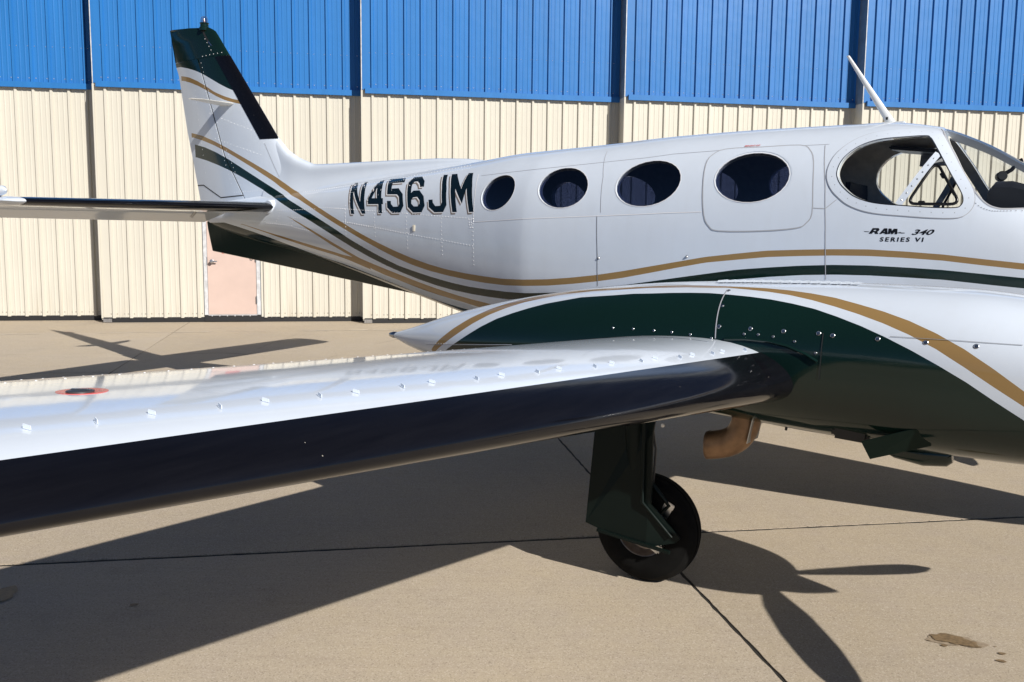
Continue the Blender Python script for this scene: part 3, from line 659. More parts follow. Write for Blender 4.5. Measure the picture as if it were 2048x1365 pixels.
# building that carries the doors: header beam, roof and end walls
hg = tag(empty('hangar'), 'tall steel hangar whose blue and cream sliding doors fill the background', 'hangar', kind='thing')
wbox('header', -30, 36, 14.55, 16.6, Z_TOP + .02, Z_TOP + 1.3, M_BLUE, hg)
wbox('wall', -30, -8.7, 16.0, 16.2, .26, Z_TOP + .01, M_CREAM, hg)
wbox('wall', 13.4, 36, 15.6, 15.8, .25, Z_TOP + .01, M_CREAM, hg)
wbox('roof', -30.5, 36.5, 14.3, 45, Z_TOP + 1.32, Z_TOP + 1.6, M_SLATE, hg)
wbox('rear_wall', -30, 36, 44.4, 44.6, .3, Z_TOP + 1.3, M_CREAM, hg)
# ------------------------------------------------------------------ airplane (own frame: X forward, Y to port, Z up, origin under the cabin between the main wheels)
plane = tag(empty('airplane'), 'white twin-engine propeller airplane with green and gold stripes parked before the hangar doors', 'airplane')
plane.location = (1.78642, 6.11678, 0.0)
plane.rotation_euler = (0, 0, -0.5811086)

def section_n(f, X, th, off=0.):
    p = f(X); return section(p, th, off)

def loft(name, f, xs, nth, mat, parent, yc=0., off=0., th=None, smooth=True, caps=True, sharp=40, flip=1, zoff=0.):
    ths = np.linspace(0, 2 * math.pi, nth, endpoint=False) if th is None else th
    V = []; Fc = []
    for X in xs:
        y, z = section_n(f, np.full_like(ths, X), ths, off)
        for a, b in zip(y, z): V.append((X, yc + flip * a, b + zoff))
    n = len(ths)
    for i in range(len(xs) - 1):
        for k in range(n):
            k2 = (k + 1) % n
            Fc.append((i * n + k, i * n + k2, (i + 1) * n + k2, (i + 1) * n + k))
    if caps:
        Fc.append(tuple(range(n))[::-1]); Fc.append(tuple((len(xs) - 1) * n + k for k in range(n)))
    bm = bmesh.new()
    vs = [bm.verts.new(v) for v in V]
    for q in Fc:
        try: bm.faces.new([vs[i] for i in q])
        except ValueError: pass
    return bm_obj(name, bm, mat, parent, smooth, sharp)

def snormal(f, X, Z, side, yc):
    e = 2e-3
    def y(x, z): return float(side_y(f, np.array(x), np.array(z)))
    gx = (y(X + e, Z) - y(X - e, Z)) / (2 * e); gz_ = (y(X, Z + e) - y(X, Z - e)) / (2 * e)
    if not (math.isfinite(gx) and math.isfinite(gz_)): return (0, side, 0)
    v = Vector((-gx, 1, -gz_)).normalized()
    return (v.x, side * v.y, v.z)

def surf_patch(name, polys, f, mat, parent, yc=0., off=.002, side=-1, maxe=.045, thick=0.):
    """flat outline in the side view laid on the body surface (outer ring first, then holes)"""
    rings = [[Vector((x, z, 0)) for x, z in p] for p in polys]
    tris = tessellate_polygon(rings)
    pts = [p for r in rings for p in r]
    bm = bmesh.new()
    vs = [bm.verts.new(p) for p in pts]
    for t in tris:
        try: bm.faces.new([vs[i] for i in t])
        except ValueError: pass
    for _ in range(6):
        es = [e for e in bm.edges if e.calc_length() > maxe]
        if not es: break
        bmesh.ops.subdivide_edges(bm, edges=es, cuts=1)
        bmesh.ops.triangulate(bm, faces=[q for q in bm.faces if len(q.verts) > 3])
    bm.verts.ensure_lookup_table(); bm.verts.index_update()
    V = []; Nn = []
    for v in bm.verts:
        X, Z = v.co.x, v.co.y
        n = snormal(f, X, Z, side, yc)
        y = side_y(f, np.array(X), np.array(Z))
        y = float(y) if math.isfinite(float(y)) else 0.0
        V.append((X + n[0] * off, yc + side * y + n[1] * off, Z + n[2] * off)); Nn.append(n)
    Fc = [[l.index for l in q.verts] for q in bm.faces]
    bm.free()
    # consistent outward winding
    out = []
    for q in Fc:
        a, b, c = [Vector(V[i]) for i in q[:3]]
        nn = (b - a).cross(c - a)
        out.append(q if nn.y * side > 0 else q[::-1])
    return mesh_obj(name, V, out, mat, parent, smooth=True, normals=Nn)

def surf_pt(f, X, Z, yc=0., off=0., side=-1):
    n = Vector(snormal(f, X, Z, side, yc)); y = float(side_y(f, np.array(X), np.array(Z)))
    if not math.isfinite(y): y = 0.
    return Vector((X, yc + side * y, Z)) + n * off, n

def resample(pts, step):
    out = [Vector((*pts[0], 0))]
    for a, b in zip(pts[:-1], pts[1:]):
        A, B = Vector((*a, 0)), Vector((*b, 0)); k = max(1, math.ceil((B - A).length / step))
        for i in range(1, k + 1): out.append(A.lerp(B, i / k))
    return [(p.x, p.y) for p in out]

def ribbon(name, pts, f, w, mat, parent, yc=0., off=.0012, side=-1, closed=False, step=.025):
    if closed: pts = list(pts) + [pts[0]]
    pts = resample(pts, step)
    V = []; Fc = []
    P = [surf_pt(f, x, z, yc, off, side) for x, z in pts]
    for i, (p, n) in enumerate(P):
        a = P[max(0, i - 1)][0]; b = P[min(len(P) - 1, i + 1)][0]
        if closed and i in (0, len(P) - 1): a, b = P[-2][0], P[1][0]
        t = (b - a).normalized(); s = t.cross(n).normalized() * (w / 2)
        V += [p - s, p + s]
    for i in range(len(P) - 1): Fc.append((2 * i, 2 * i + 1, 2 * i + 3, 2 * i + 2))
    return mesh_obj(name, V, Fc, mat, parent)

def ring_tube(name, pts, f, r, mat, parent, yc=0., off=0., side=-1, step=.03, n=8):
    pts = resample(list(pts) + [pts[0]], step)[:-1]
    return tube(name, [surf_pt(f, x, z, yc, off, side)[0] for x, z in pts], r, mat, parent, n, closed=True)

def smooth_ring(pts, k=3):
    """closed Catmull-Rom through pts"""
    out = []; n = len(pts)
    for i in range(n):
        p0, p1, p2, p3 = [np.array(pts[(i + j) % n]) for j in (-1, 0, 1, 2)]
        for s in range(k):
            t = s / k
            out.append(tuple(.5 * (2 * p1 + (p2 - p0) * t + (2 * p0 - 5 * p1 + 4 * p2 - p3) * t * t + (3 * p1 - p0 - 3 * p2 + p3) * t ** 3)))
    return out

def grow(pts, d):
    c = np.mean(np.array(pts), 0); n = len(pts); P = np.array(pts); out = []
    for i in range(n):
        t = P[(i + 1) % n] - P[i - 1]; t = t / (np.linalg.norm(t) + 1e-9)
        nn = np.array([t[1], -t[0]])
        if np.dot(nn, P[i] - c) < 0: nn = -nn
        out.append(tuple(P[i] + nn * d))
    return out

def dome_bm(bm, c, n, r, h, k=6):
    n = Vector(n).normalized(); x = n.orthogonal().normalized(); y = n.cross(x); c = Vector(c)
    a = [bm.verts.new(c + (x * math.cos(2 * math.pi * i / k) + y * math.sin(2 * math.pi * i / k)) * r) for i in range(k)]
    b = [bm.verts.new(c + n * h * .8 + (x * math.cos(2 * math.pi * i / k) + y * math.sin(2 * math.pi * i / k)) * r * .55) for i in range(k)]
    for i in range(k): bm.faces.new((a[i - 1], a[i], b[i], b[i - 1]))
    bm.faces.new(b)

# ---- fuselage shell with window openings
def ell(p4, k=28):
    (lx, lz), (tx, tz), (rx, rz), (bx, bz) = p4
    c = np.array([(lx + rx) / 2, (tz + bz) / 2]); a = np.array([(rx - lx) / 2, (rz - lz) / 2]); b = np.array([(tx - bx) / 2, (tz - bz) / 2])
    return [tuple(c + a * math.cos(t) + b * math.sin(t)) for t in np.linspace(0, 2 * math.pi, k, endpoint=False)]
CABIN_WIN = [ell(S_[k]) for k in ('w1', 'w2', 'w3', 'w4')]
CK = smooth_ring(S_['ck'], 4)
def smooth_open(pts, k=4):
    q = [pts[0]] + list(pts) + [pts[-1]]; out = []
    for i in range(1, len(q) - 2):
        p0, p1, p2, p3 = [np.array(v) for v in q[i - 1:i + 3]]
        for s in range(k):
            t = s / k; out.append(tuple(.5 * (2 * p1 + (p2 - p0) * t + (2 * p0 - 5 * p1 + 4 * p2 - p3) * t * t + (3 * p1 - p0 - 3 * p2 + p3) * t ** 3)))
    return out + [tuple(pts[-1])]
WS = smooth_open([tuple(p) for p in S_['ws']] + [(1.62, 1.922), (1.80, 1.932), (1.93, 1.950)])
WSPOLY = [(1.0, 2.60), (1.0, 2.425)] + WS + [(2.15, 2.2), (1.6, 2.75)]

def prism(poly, y0, y1):
    bm = bmesh.new()
    a = [bm.verts.new((x, y0, z)) for x, z in poly]; b = [bm.verts.new((x, y1, z)) for x, z in poly]
    bm.faces.new(a); bm.faces.new(b[::-1])
    for i in range(len(poly)): bm.faces.new((a[i - 1], a[i], b[i], b[i - 1]))
    o = bm_obj('cutter', bm, None, None); return o

def boolean(o, cutters):
    for c in cutters:
        m = o.modifiers.new('cut', 'BOOLEAN'); m.operation = 'DIFFERENCE'; m.solver = 'EXACT'; m.object = c
    bpy.context.view_layer.update()
    dg = bpy.context.evaluated_depsgraph_get()
    me = bpy.data.meshes.new_from_object(o.evaluated_get(dg), depsgraph=dg)
    o.modifiers.clear(); old = o.data; o.data = me; bpy.data.meshes.remove(old)
    me.polygons.foreach_set('use_smooth', [True] * len(me.polygons))
    me.set_sharp_from_angle(angle=math.radians(32))

xs = sorted(set(list(np.linspace(-5.97, -1.7, 70)) + [-1.69, -1.655, -1.62] + list(np.linspace(-1.55, 2.1, 64)) + list(np.linspace(2.15, 4.03, 34))))
NTH = 96
fuselage = loft('fuselage', fus, xs, NTH, M_LIV, None, sharp=60)
cav = loft('cutter', fus, [x for x in xs if -2.4 < x < 1.86], 64, None, None, off=.04)
cut_right = [prism(p, -1.2, 1.2) for p in CABIN_WIN] + [prism(CK, -1.2, 1.2)]
cut_ws = prism(WSPOLY, -1.2, 1.2)
boolean(fuselage, [cav] + cut_right + [cut_ws])
fuselage.parent = plane
lx = [x for x in xs if -2.38 < x < 1.84]
liner = loft('cabin_liner', fus, lx, 64, M_LINER, None, off=.0425)
core = loft('cutter', fus, [lx[0] - .2] + lx + [1.9], 64, None, None, off=.052)
boolean(liner, [core] + cut_right + [cut_ws])
bpy.data.objects.remove(core)
liner.parent = plane
for c in [cav, cut_ws] + cut_right: bpy.data.objects.remove(c)

# cabin interior seen through the glass
bm = bmesh.new(); bm_box(bm, (-.2, 0, 1.10), (3.9, 1.0, .04)); bm_obj('cabin_floor', bm, M_DARKCAB, plane)
bm = bmesh.new(); bm_box(bm, (.44, .28, 1.62), (.03, .52, 1.0)); bm_box(bm, (.44, -.36, 1.62), (.03, .36, 1.0)); bm_obj('cabin_partition', bm, M_DARKCAB, plane)
def seat(x, y):
    bm = bmesh.new()
    bm_box(bm, (x + .12, y, 1.36), (.48, .44, .14), None, .04)
    bm_box(bm, (x - .12, y, 1.60), (.12, .42, .50), Matrix.Rotation(.12, 3, 'Y'), .04)
    bm_box(bm, (x + .1, y, 1.2), (.3, .3, .2))
    return bm_obj('seat', bm, M_DARKCAB, plane, True, 40)
for x, y in ((.62, .28), (.62, -.28), (-.55, .28), (-.55, -.28), (-1.5, .25), (-1.5, -.25)): seat(x, y)
bm = bmesh.new()
gpts = [(1.30, 1.80), (1.285, 1.97), (1.29, 2.045), (1.318, 2.083), (1.40, 2.085), (1.55, 2.04), (1.74, 1.955), (1.80, 1.80)]
ga = []
for s, y in ((.0, -.40), (.5, -.36), (1., -.28), (1., .28), (.5, .36), (.0, .40)):
    ga.append([bm.verts.new((x, y, 1.80 + (z - 1.80) * (.86 + .14 * s))) for x, z in gpts])
for a, b in zip(ga[:-1], ga[1:]):
    for i in range(len(gpts) - 1): bm.faces.new((a[i], a[i + 1], b[i + 1], b[i]))
bm.faces.new(ga[0]); bm.faces.new(ga[-1][::-1])
bm_obj('glareshield', bm, simple('glareshield_leatherette', (.012, .013, .017), .55, bump=.2, bscale=140), plane, True, 40)
comp = lathe('compass', [(.001, -.028), (.024, -.028), (.029, -.02), (.029, .022), (.024, .028), (.001, .028)], (1.318, -.02, 2.128), (.35, -.93, .1), M_BLACK, plane, 20)
tube('compass_arm', [(1.33, -.02, 2.14), (1.37, -.02, 2.165), (1.395, -.01, 2.205), (1.42, 0, 2.212)], [.012, .012, .013, .022], M_BLACK, comp)
# visor and overhead plate on the far side of the cockpit
bm = bmesh.new(); bm_box(bm, (.80, .30, 2.325), (.30, .30, .025), Matrix.Rotation(.12, 3, 'Y'), .008); bm_obj('sun_visor', bm, M_BLACK, plane)
bm = bmesh.new(); bm_box(bm, (.93, .45, 2.285), (.27, .012, .11), Matrix.Rotation(-.45, 3, 'X'), .003); vp = bm_obj('overhead_plate', bm, simple('riveted_grey_plate', (.55, .56, .60), .4), plane)
bm = bmesh.new(); bm_box(bm, (1.12, .30, 1.80), (.05, .10, .30), Matrix.Rotation(.5, 3, 'Y'), .01); bm_obj('control_yoke', bm, M_BLACK, plane)

# ---- glazing and its trim, both sides
def rounded(poly, r, k=6):
    out = []; n = len(poly)
    for i in range(n):
        p = np.array(poly[i]); a = np.array(poly[i - 1]) - p; b = np.array(poly[(i + 1) % n]) - p
        a = a / np.linalg.norm(a); b = b / np.linalg.norm(b); th = math.acos(float(a @ b)); d = r / math.tan(th / 2)
        p0, p1 = p + a * d, p + b * d
        for s in np.linspace(0, 1, k): out.append(tuple(p0 * (1 - s) ** 2 + p * 2 * s * (1 - s) + p1 * s * s))
    return out
STORM = rounded([(.912, 1.953), (1.036, 2.196), (1.182, 1.949)], .030)
for side in (-1, 1):
    for i, w in enumerate(CABIN_WIN):
        g = surf_patch('cabin_window', [grow(w, .006)], fus, M_TINT, plane, off=-.012, side=side)
        ribbon('window_rim', grow(w, .002), fus, .0045, M_RIM, g, off=.0018, side=side, closed=True, step=.02)
    g = surf_patch('cockpit_window', [grow(CK, .006)], fus, M_CLEAR, plane, off=-.014, side=side)
    FR = grow(CK, .058)
    surf_patch('window_frame', [FR, CK[::-1]], fus, M_RIM if False else M_WHITE, g, off=.0035, side=side)
    ribbon('frame_edge', FR, fus, .007, M_SEAM, g, off=.0028, side=side, closed=True)
    ribbon('window_gasket', grow(CK, .002), fus, .005, M_GASKET, g, off=.0042, side=side, closed=True, step=.02)
    bm = bmesh.new()
    fr2 = grow(CK, .030); L = 0
    for i in range(len(fr2)):
        a, b = np.array(fr2[i]), np.array(fr2[(i + 1) % len(fr2)]); d = np.linalg.norm(b - a)
        while L < d:
            q = a + (b - a) * L / d; p, n = surf_pt(fus, q[0], q[1], 0, .0035, side); dome_bm(bm, p, n, .0034, .0008); L += .058
        L -= d
    o = bm_obj('frame_screws', bm, M_SCREW, g); tag(o, kind='stuff')
    (ax, az), (bx, bz) = S_['strut']
    d = np.array([bx - ax, bz - az]); d /= np.linalg.norm(d); pn = np.array([d[1], -d[0]]) * .019
    sp = [(ax - pn[0], az - pn[1]), (bx - pn[0], bz - pn[1]), (bx + pn[0], bz + pn[1]), (ax + pn[0], az + pn[1])]
    stt = surf_patch('window_strut', [sp], fus, M_WHITE, g, off=.0015, side=side)
    bm = bmesh.new()
    for k in range(7):
        q = np.array([ax, az]) + d * (.03 + k * .045); p, n = surf_pt(fus, q[0], q[1], 0, .0015, side); dome_bm(bm, p, n, .0055, .002)
    o = bm_obj('frame_screws', bm, M_STEEL, g); tag(o, kind='stuff')
    ring_tube('storm_window_gasket', STORM, fus, .0085, M_GASKET, g, off=-.008, side=side, step=.012)
    for (lx, lz, a) in ((1.075, 2.118, 1.0), (1.14, 2.02, 1.0), (.985, 1.967, 0.)):
        p, n = surf_pt(fus, lx, lz, 0, -.022, side); bm = bmesh.new(); bm_box(bm, p, (.034, .022, .014), Matrix.Rotation(a, 3, 'Y'), .003); bm_obj('storm_window_latch', bm, M_BLACK, g)

# windscreen: one curved transparency with a centre post
wx = np.array([p[0] for p in [(1.0, 2.43)] + WS]); wz = np.array([p[1] for p in [(1.0, 2.43)] + WS])
V = []; Fc = []; NW = 33
rows = np.linspace(1.003, 1.925, 46)
for X in rows:
    zt, zb, hw, zm, nu, nl = fus(X)
    ze = min(float(np.interp(X, wx, wz)), zt - .0005)
    a0 = math.asin(min(1, max(0, (ze - zm) / (zt - zm))) ** (nu / 2))
    th = np.linspace(a0, math.pi - a0, NW)
    y, z = section_n(fus, np.full_like(th, X), th, .006)
    V += [(X, a, b) for a, b in zip(y, z)]
for i in range(len(rows) - 1):
    for k in range(NW - 1): Fc.append((i * NW + k, i * NW + k + 1, (i + 1) * NW + k + 1, (i + 1) * NW + k))
ws = mesh_obj('windscreen', V, Fc, M_CLEAR, plane, smooth=True)
V = []; Fc = []
for X in rows:
    zt = float(fus(X)[0]); V += [(X, -.032, zt - .006), (X, .032, zt - .006), (X, -.026, zt - .062), (X, .026, zt - .062)]
for i in range(len(rows) - 1):
    a, b = 4 * i, 4 * i + 4
    Fc += [(a, b, b + 1, a + 1), (a + 1, b + 1, b + 3, a + 3), (a + 3, b + 3, b + 2, a + 2), (a + 2, b + 2, b, a)]
mesh_obj('centre_post', V, Fc, simple('grey_post_paint', (.40, .41, .43), .3), ws)
for side in (-1, 1):
    ribbon('windscreen_rim', [(1.008, 2.40)] + WS[1:], fus, .008, M_SEAM, ws, off=.0015, side=side)
    pil = [(x - .034, z - .012) for x, z in WS[:34]]
    bm = bmesh.new()
    for x, z in resample(pil, .05): 
        p, n = surf_pt(fus, x, z, 0, .002, side); dome_bm(bm, p, n, .0034, .0008)
    o = bm_obj('frame_screws', bm, M_SCREW, ws); tag(o, kind='stuff')

# ---- emergency exit plate (right side only), seams, rivets, placards
EX = smooth_ring(S_['exit'], 3)
ex = surf_patch('emergency_exit', [EX, grow(CABIN_WIN[3], .012)[::-1]], fus, M_LIV, plane, off=.0016)
ribbon('exit_gap', EX, fus, .0065, M_SEAM, ex, off=.0022, closed=True)
for side in (-1, 1):
    for k, w in (('waist', .005), ('v1', .0045), ('up', .003), ('v2', .0035), ('v3', .0045), ('lap', .007), ('v3b', .004)):
        ribbon('panel_seam', S_[k], fus, w, M_RIM if k in ('lap', 'waist') else (M_SEAMG if k == 'v1' else M_SEAM), fuselage, side=side)
    bm = bmesh.new()
    def row(pts, sp=.031, r=.0042):
        pts = [np.array(p) for p in pts]; L = 0
        for a, b in zip(pts[:-1], pts[1:]):
            d = np.linalg.norm(b - a)
            while L < d:
                q = a + (b - a) * L / d; p, n = surf_pt(fus, q[0], q[1], 0, .0, side); dome_bm(bm, p, n, r, .0026); L += sp
            L -= d
    for q in S_['r']: row(q)
    row(S_['lap'], .02, .003)
    row([(-2.14, 1.87), (-2.12, 1.80)], .02); row([(-2.16, 1.87), (-2.14, 1.80)], .02)
    row([(-4.3, 2.118), (-3.2, 2.185), (-2.3, 2.28)], .024, .003)
    o = bm_obj('rivets', bm, M_RIM, fuselage); tag(o, kind='stuff')
    p, n = surf_pt(fus, S_['drain'][0][0], S_['drain'][0][1], 0, 0, side)
    bm = bmesh.new(); bm_box(bm, p + n * .002, (.026, .007, .052), None, .003); bm_obj('static_port', bm, simple('ivory_plastic', (.72, .68, .58), .4), fuselage)
    for (x, z) in S_['ant2']:
        p, n = surf_pt(fus, x, z, 0, 0, side); lathe('drain_mast', [(.009, 0), (.008, .004), (.004, .008), (.001, .009)], p + Vector((.004, 0, .010)), n, M_ALU, fuselage, 12)

def glyph(polys, parent, mat, dx, dz, off, side, name):
    ps = [[(x + dx, z + dz) for x, z in p] for p in polys]
    return surf_patch(name, ps, fus, mat, parent, off=off, side=side, maxe=.05)
def mirror_x(polys, c): return [[(2 * c - x, z) for x, z in p][::-1] for p in polys]
for ch in LET:
    g0 = LET[ch]
    body = glyph(g0, plane, M_LETTER, 0, 0, .0016, -1, 'registration_letter')
    glyph([grow(g0[0], .0)], body, M_RIM, -.006, -.0075, .0012, -1, 'letter_highlight') if len(g0) == 1 else glyph(g0, body, M_RIM, -.006, -.0075, .0012, -1, 'letter_highlight')
    glyph(g0, body, M_SHADE, -.0145, -.0175, .0008, -1, 'letter_shadow')
for ch in LET:
    g0 = mirror_x(LET[ch], -2.93)
    glyph(g0, plane, M_LETTER, 0, 0, .0034, 1, 'registration_letter')

def text_patch(s, size, x0, z0, shear, bold, f, mat, parent, sx=1.0, name='lettering', side=-1, spacing=1.0, off=.003):
    cu = bpy.data.curves.new('t', 'FONT'); cu.body = s; cu.size = size; cu.shear = shear; cu.offset = bold; cu.space_character = spacing
    cu.resolution_u = 3
    to = bpy.data.objects.new('t', cu); COL.objects.link(to); bpy.context.view_layer.update()
    dg = bpy.context.evaluated_depsgraph_get(); me = bpy.data.meshes.new_from_object(to.evaluated_get(dg), depsgraph=dg)
    bpy.data.objects.remove(to)
    V = []; Nn = []
    for v in me.vertices:
        p, n = surf_pt(f, x0 + v.co.x * sx, z0 + v.co.y, 0, off, side); V.append(p); Nn.append(n)
    Fc = [list(p.vertices) for p in me.polygons]
    bpy.data.meshes.remove(me)
    return mesh_obj(name, V, Fc, mat, parent)
for k in ('R', 'A', 'M', 'swoosh', 'plane'):
    surf_patch('maker_lettering', RAM[k] if len(RAM[k]) == 1 else [RAM[k][0], RAM[k][1]], fus, M_INK, plane, off=.0007 + .0002 * (k in 'AM'))
for q, dx in enumerate((0, .0014)):
    text_patch('340', .041, .866 + .082 + dx, 1.779, .42, .0008, fus, M_INK, plane, 1.72, 'maker_lettering', off=.0007 + .0002 * q)
    text_patch('SERIES VI', .0335, .785 + dx, 1.740, .12, .0006, fus, M_INK, plane, 1.28, 'maker_lettering', spacing=1.36, off=.0007 + .0002 * q)
text_patch('EMERGENCY EXIT', .0125, -.098, 2.327, 0, .0003, fus, M_RED, plane, 1.0, 'exit_lettering')

# ---- roof antenna
def blade_antenna(name, root0, root1, tip0, tip1, th, mat, parent, foot=None):
    bm = bmesh.new()
    rings = []
    for s in np.linspace(0, 1, 7):
        a = Vector(root0).lerp(Vector(tip0), s); b = Vector(root1).lerp(Vector(tip1), s); w = th * (1 - .55 * s)
        r = []
        for k in range(12):
            an = 2 * math.pi * k / 12
            p = a.lerp(b, .5 + .5 * math.cos(an)); r.append(bm.verts.new(p + Vector((0, w * math.sin(an), 0))))
        rings.append(r)
    for a, b in zip(rings[:-1], rings[1:]):
        for k in range(12): bm.faces.new((a[k - 1], a[k], b[k], b[k - 1]))
    bm.faces.new(rings[0]); bm.faces.new(rings[-1][::-1])
    return bm_obj(name, bm, mat, parent, True, 40)
M_ANT = simple('antenna_white', (.74, .76, .77), .35)
an = blade_antenna('roof_antenna', (.662, 0, 2.465), (.724, 0, 2.465), (.394, 0, 2.912), (.413, 0, 2.914), .012, M_ANT, plane)
bm = bmesh.new(); bm_box(bm, (.70, 0, 2.474), (.14, .06, .016), None, .006); bm_obj('antenna_foot', bm, M_ANT, an)
bm = bmesh.new(); bm_box(bm, (.662, -.0135, 2.505), (.012, .002, .016)); bm_obj('antenna_placard', bm, M_INK, an)

# ---- fin, rudder, dorsal and ventral fairings
TEt = [(2.07, -6.019), (2.46, -6.113), (2.81, -6.202), (3.377, -6.313), (3.477, -6.357), (3.844, -6.437)]
LEt = [(2.10, -4.47), (2.40, -4.66), (2.665, -4.841), (3.520, -5.522), (3.70, -5.665), (3.765, -5.72), (3.80, -5.80)]
HGt = [(2.07, -5.250), (2.13, -5.283), (2.535, -5.566), (2.836, -5.683), (3.205, -5.829), (3.496, -5.948), (3.60, -5.985), (3.85, -6.07)]
def zi(tab, z): return float(np.interp(z, [a for a, _ in tab], [b for _, b in tab]))
def fin_half(z, X):
    """half thickness of the fin/rudder at height z, station X"""
    le = zi(LEt, z); te = zi(TEt, z); u = min(1., max(0., (le - X) / (le - te)))
    T = float(np.interp(z, [2.05, 2.5, 3.5, 3.72, 3.80, 3.845], [.088, .078, .050, .040, .022, .010]))
    return max(.0012, T * 2.2 * (1.05 * math.sqrt(u) * (1 - u) ** .9 * .92))
def fin_mesh(name, zs, fa, fb, nu, mat, parent, cos=True):
    V = []; Fc = []
    for z in zs:
        xa, xb = fa(z), fb(z)
        u = (1 - np.cos(np.linspace(0, math.pi / 1, nu))) / 2 if cos else np.linspace(0, 1, nu)
        X = xa + (xb - xa) * u
        ring = [(x, -fin_half(z, x), z) for x in X] + [(x, fin_half(z, x), z) for x in X[::-1]]
        V += ring
    n = 2 * nu
    for i in range(len(zs) - 1):
        for k in range(n): Fc.append((i * n + k, i * n + (k + 1) % n, (i + 1) * n + (k + 1) % n, (i + 1) * n + k))
    Fc.append(tuple(range(n))); Fc.append(tuple((len(zs) - 1) * n + k for k in range(n))[::-1])
    bm = bmesh.new(); vs = [bm.verts.new(v) for v in V]
    for q in Fc:
        try: bm.faces.new([vs[i] for i in q])
        except ValueError: pass
    bmesh.ops.remove_doubles(bm, verts=bm.verts, dist=1e-5)
    return bm_obj(name, bm, mat, parent, True, 45)
zf = list(np.linspace(2.08, 3.505, 36))
fin = fin_mesh('fin', zf, lambda z: zi(LEt, z), lambda z: zi(HGt, z) + .008, 16, M_FIN, plane)
zr = list(np.linspace(2.045, 3.505, 37))
rudder = fin_mesh('rudder', zr, lambda z: zi(HGt, z) - .010, lambda z: zi(TEt, z), 14, M_FIN, plane, cos=False)
fin_mesh('hinge_gap', zf[1:-1], lambda z: zi(HGt, z) + .012, lambda z: zi(HGt, z) - .013, 2, M_SEAMD, rudder, cos=False).scale = (1, .93, 1)
zc = list(np.linspace(3.508, 3.80, 14)) + [3.815, 3.83, 3.843]
def cap_le(z): return zi(LEt, z) if z <= 3.80 else float(np.interp(z, [3.80, 3.815, 3.83, 3.844], [-5.86, -5.95, -6.1, -6.36]))
_lf = LEt[:]
LEt += [(3.815, -5.90), (3.83, -6.05), (3.844, -6.36)]
cap = fin_mesh('fin_cap', zc, cap_le, lambda z: zi(TEt, z), 18, M_GREEN, fin)
# leading-edge boot of the fin
def le_boot(name, zs, w, off, mat, parent):
    V = []; Fc = []; k = 11
    for z in zs:
        le = zi(LEt, z); X = le - w(z) * np.linspace(1, 0, k) ** 1.6
        row = [(x + off * .3, -fin_half(z, x) - off, z) for x in X[:-1]] + [(le + off, 0, z)] + [(x + off * .3, fin_half(z, x) + off, z) for x in X[:-1][::-1]]
        V += row
    n = 2 * k - 1
    for i in range(len(zs) - 1):
        for j in range(n - 1): Fc.append((i * n + j, i * n + j + 1, (i + 1) * n + j + 1, (i + 1) * n + j))
    return mesh_obj(name, V, Fc, mat, parent, smooth=True)
le_boot('deicing_boot', list(np.linspace(2.66, 3.50, 22)), lambda z: .205 - .03 * (z - 2.66), .0025, M_BOOT, fin)
# seams and rivets of the fin (laid on its right and left face)
def fin_pt(x, z, side, off=.0015): return Vector((x, side * (fin_half(z, x) + off), z))
def fin_ribbon(name, pts, w, mat, parent, side):
    pts = resample(pts, .05); V = []; Fc = []
    for i, (x, z) in enumerate(pts):
        a = np.array(pts[max(0, i - 1)]); b = np.array(pts[min(len(pts) - 1, i + 1)]); t = (b - a) / (np.linalg.norm(b - a) + 1e-9); s = np.array([t[1], -t[0]]) * w / 2
        for sg in (-1, 1): V.append(fin_pt(x + sg * s[0], z + sg * s[1], side))
    for i in range(len(pts) - 1): Fc.append((2 * i, 2 * i + 1, 2 * i + 3, 2 * i + 2))
    return mesh_obj(name, V, Fc, mat, parent)
for side in (-1, 1):
    fin_ribbon('panel_seam', [(-5.79, 3.66), (-5.885, 3.78)], .020, M_SEAMD, cap, side)
    fin_ribbon('panel_seam', [(-5.74, 3.615), (-5.79, 3.66)], .012, M_STEEL, cap, side)
    tab = fin_ribbon('trim_tab_gap', [(-6.06, 2.245), (-5.945, 2.245), (-5.65, 2.115)], .010, M_SEAMD, rudder, side)
    fin_ribbon('panel_seam', [(-5.285, 2.128), (-5.65, 2.112)], .010, M_SEAMD, rudder, side)
    fin_ribbon('panel_seam', [(-4.98, 2.62), (-4.86, 2.42), (-4.72, 2.2)], .004, M_SEAM, fin, side)
    bm = bmesh.new()
    def frow(pts, sp, r=.0035):
        L = 0; pts = [np.array(p) for p in pts]
        for a, b in zip(pts[:-1], pts[1:]):
            d = np.linalg.norm(b - a)
            while L < d:
                q = a + (b - a) * L / d; dome_bm(bm, fin_pt(q[0], q[1], side, 0), (0, side, 0), r, .0025); L += sp
            L -= d
    frow([(-5.60, 3.535), (-5.92, 3.52)], .055, .005); frow([(-5.84, 3.69), (-5.73, 3.55)], .05, .005)
    frow([(-5.50, 3.47), (-5.19, 2.93), (-4.95, 2.56)], .045); frow([(-5.9, 3.46), (-5.62, 2.75)], .05); frow([(-5.55, 2.62), (-5.31, 2.2)], .05)
    frow([(-5.42, 2.16), (-4.95, 2.17)], .035); frow([(-6.02, 3.2), (-5.9, 2.35)], .06); frow([(-5.86, 3.22), (-5.45, 2.2)], .05)
    frow([(-5.78, 2.95), (-5.05, 2.72)], .05, .003); frow([(-5.70, 2.70), (-4.98, 2.5)], .05, .003)
    o = bm_obj('rivets', bm, M_RIM, fin); tag(o, kind='stuff')
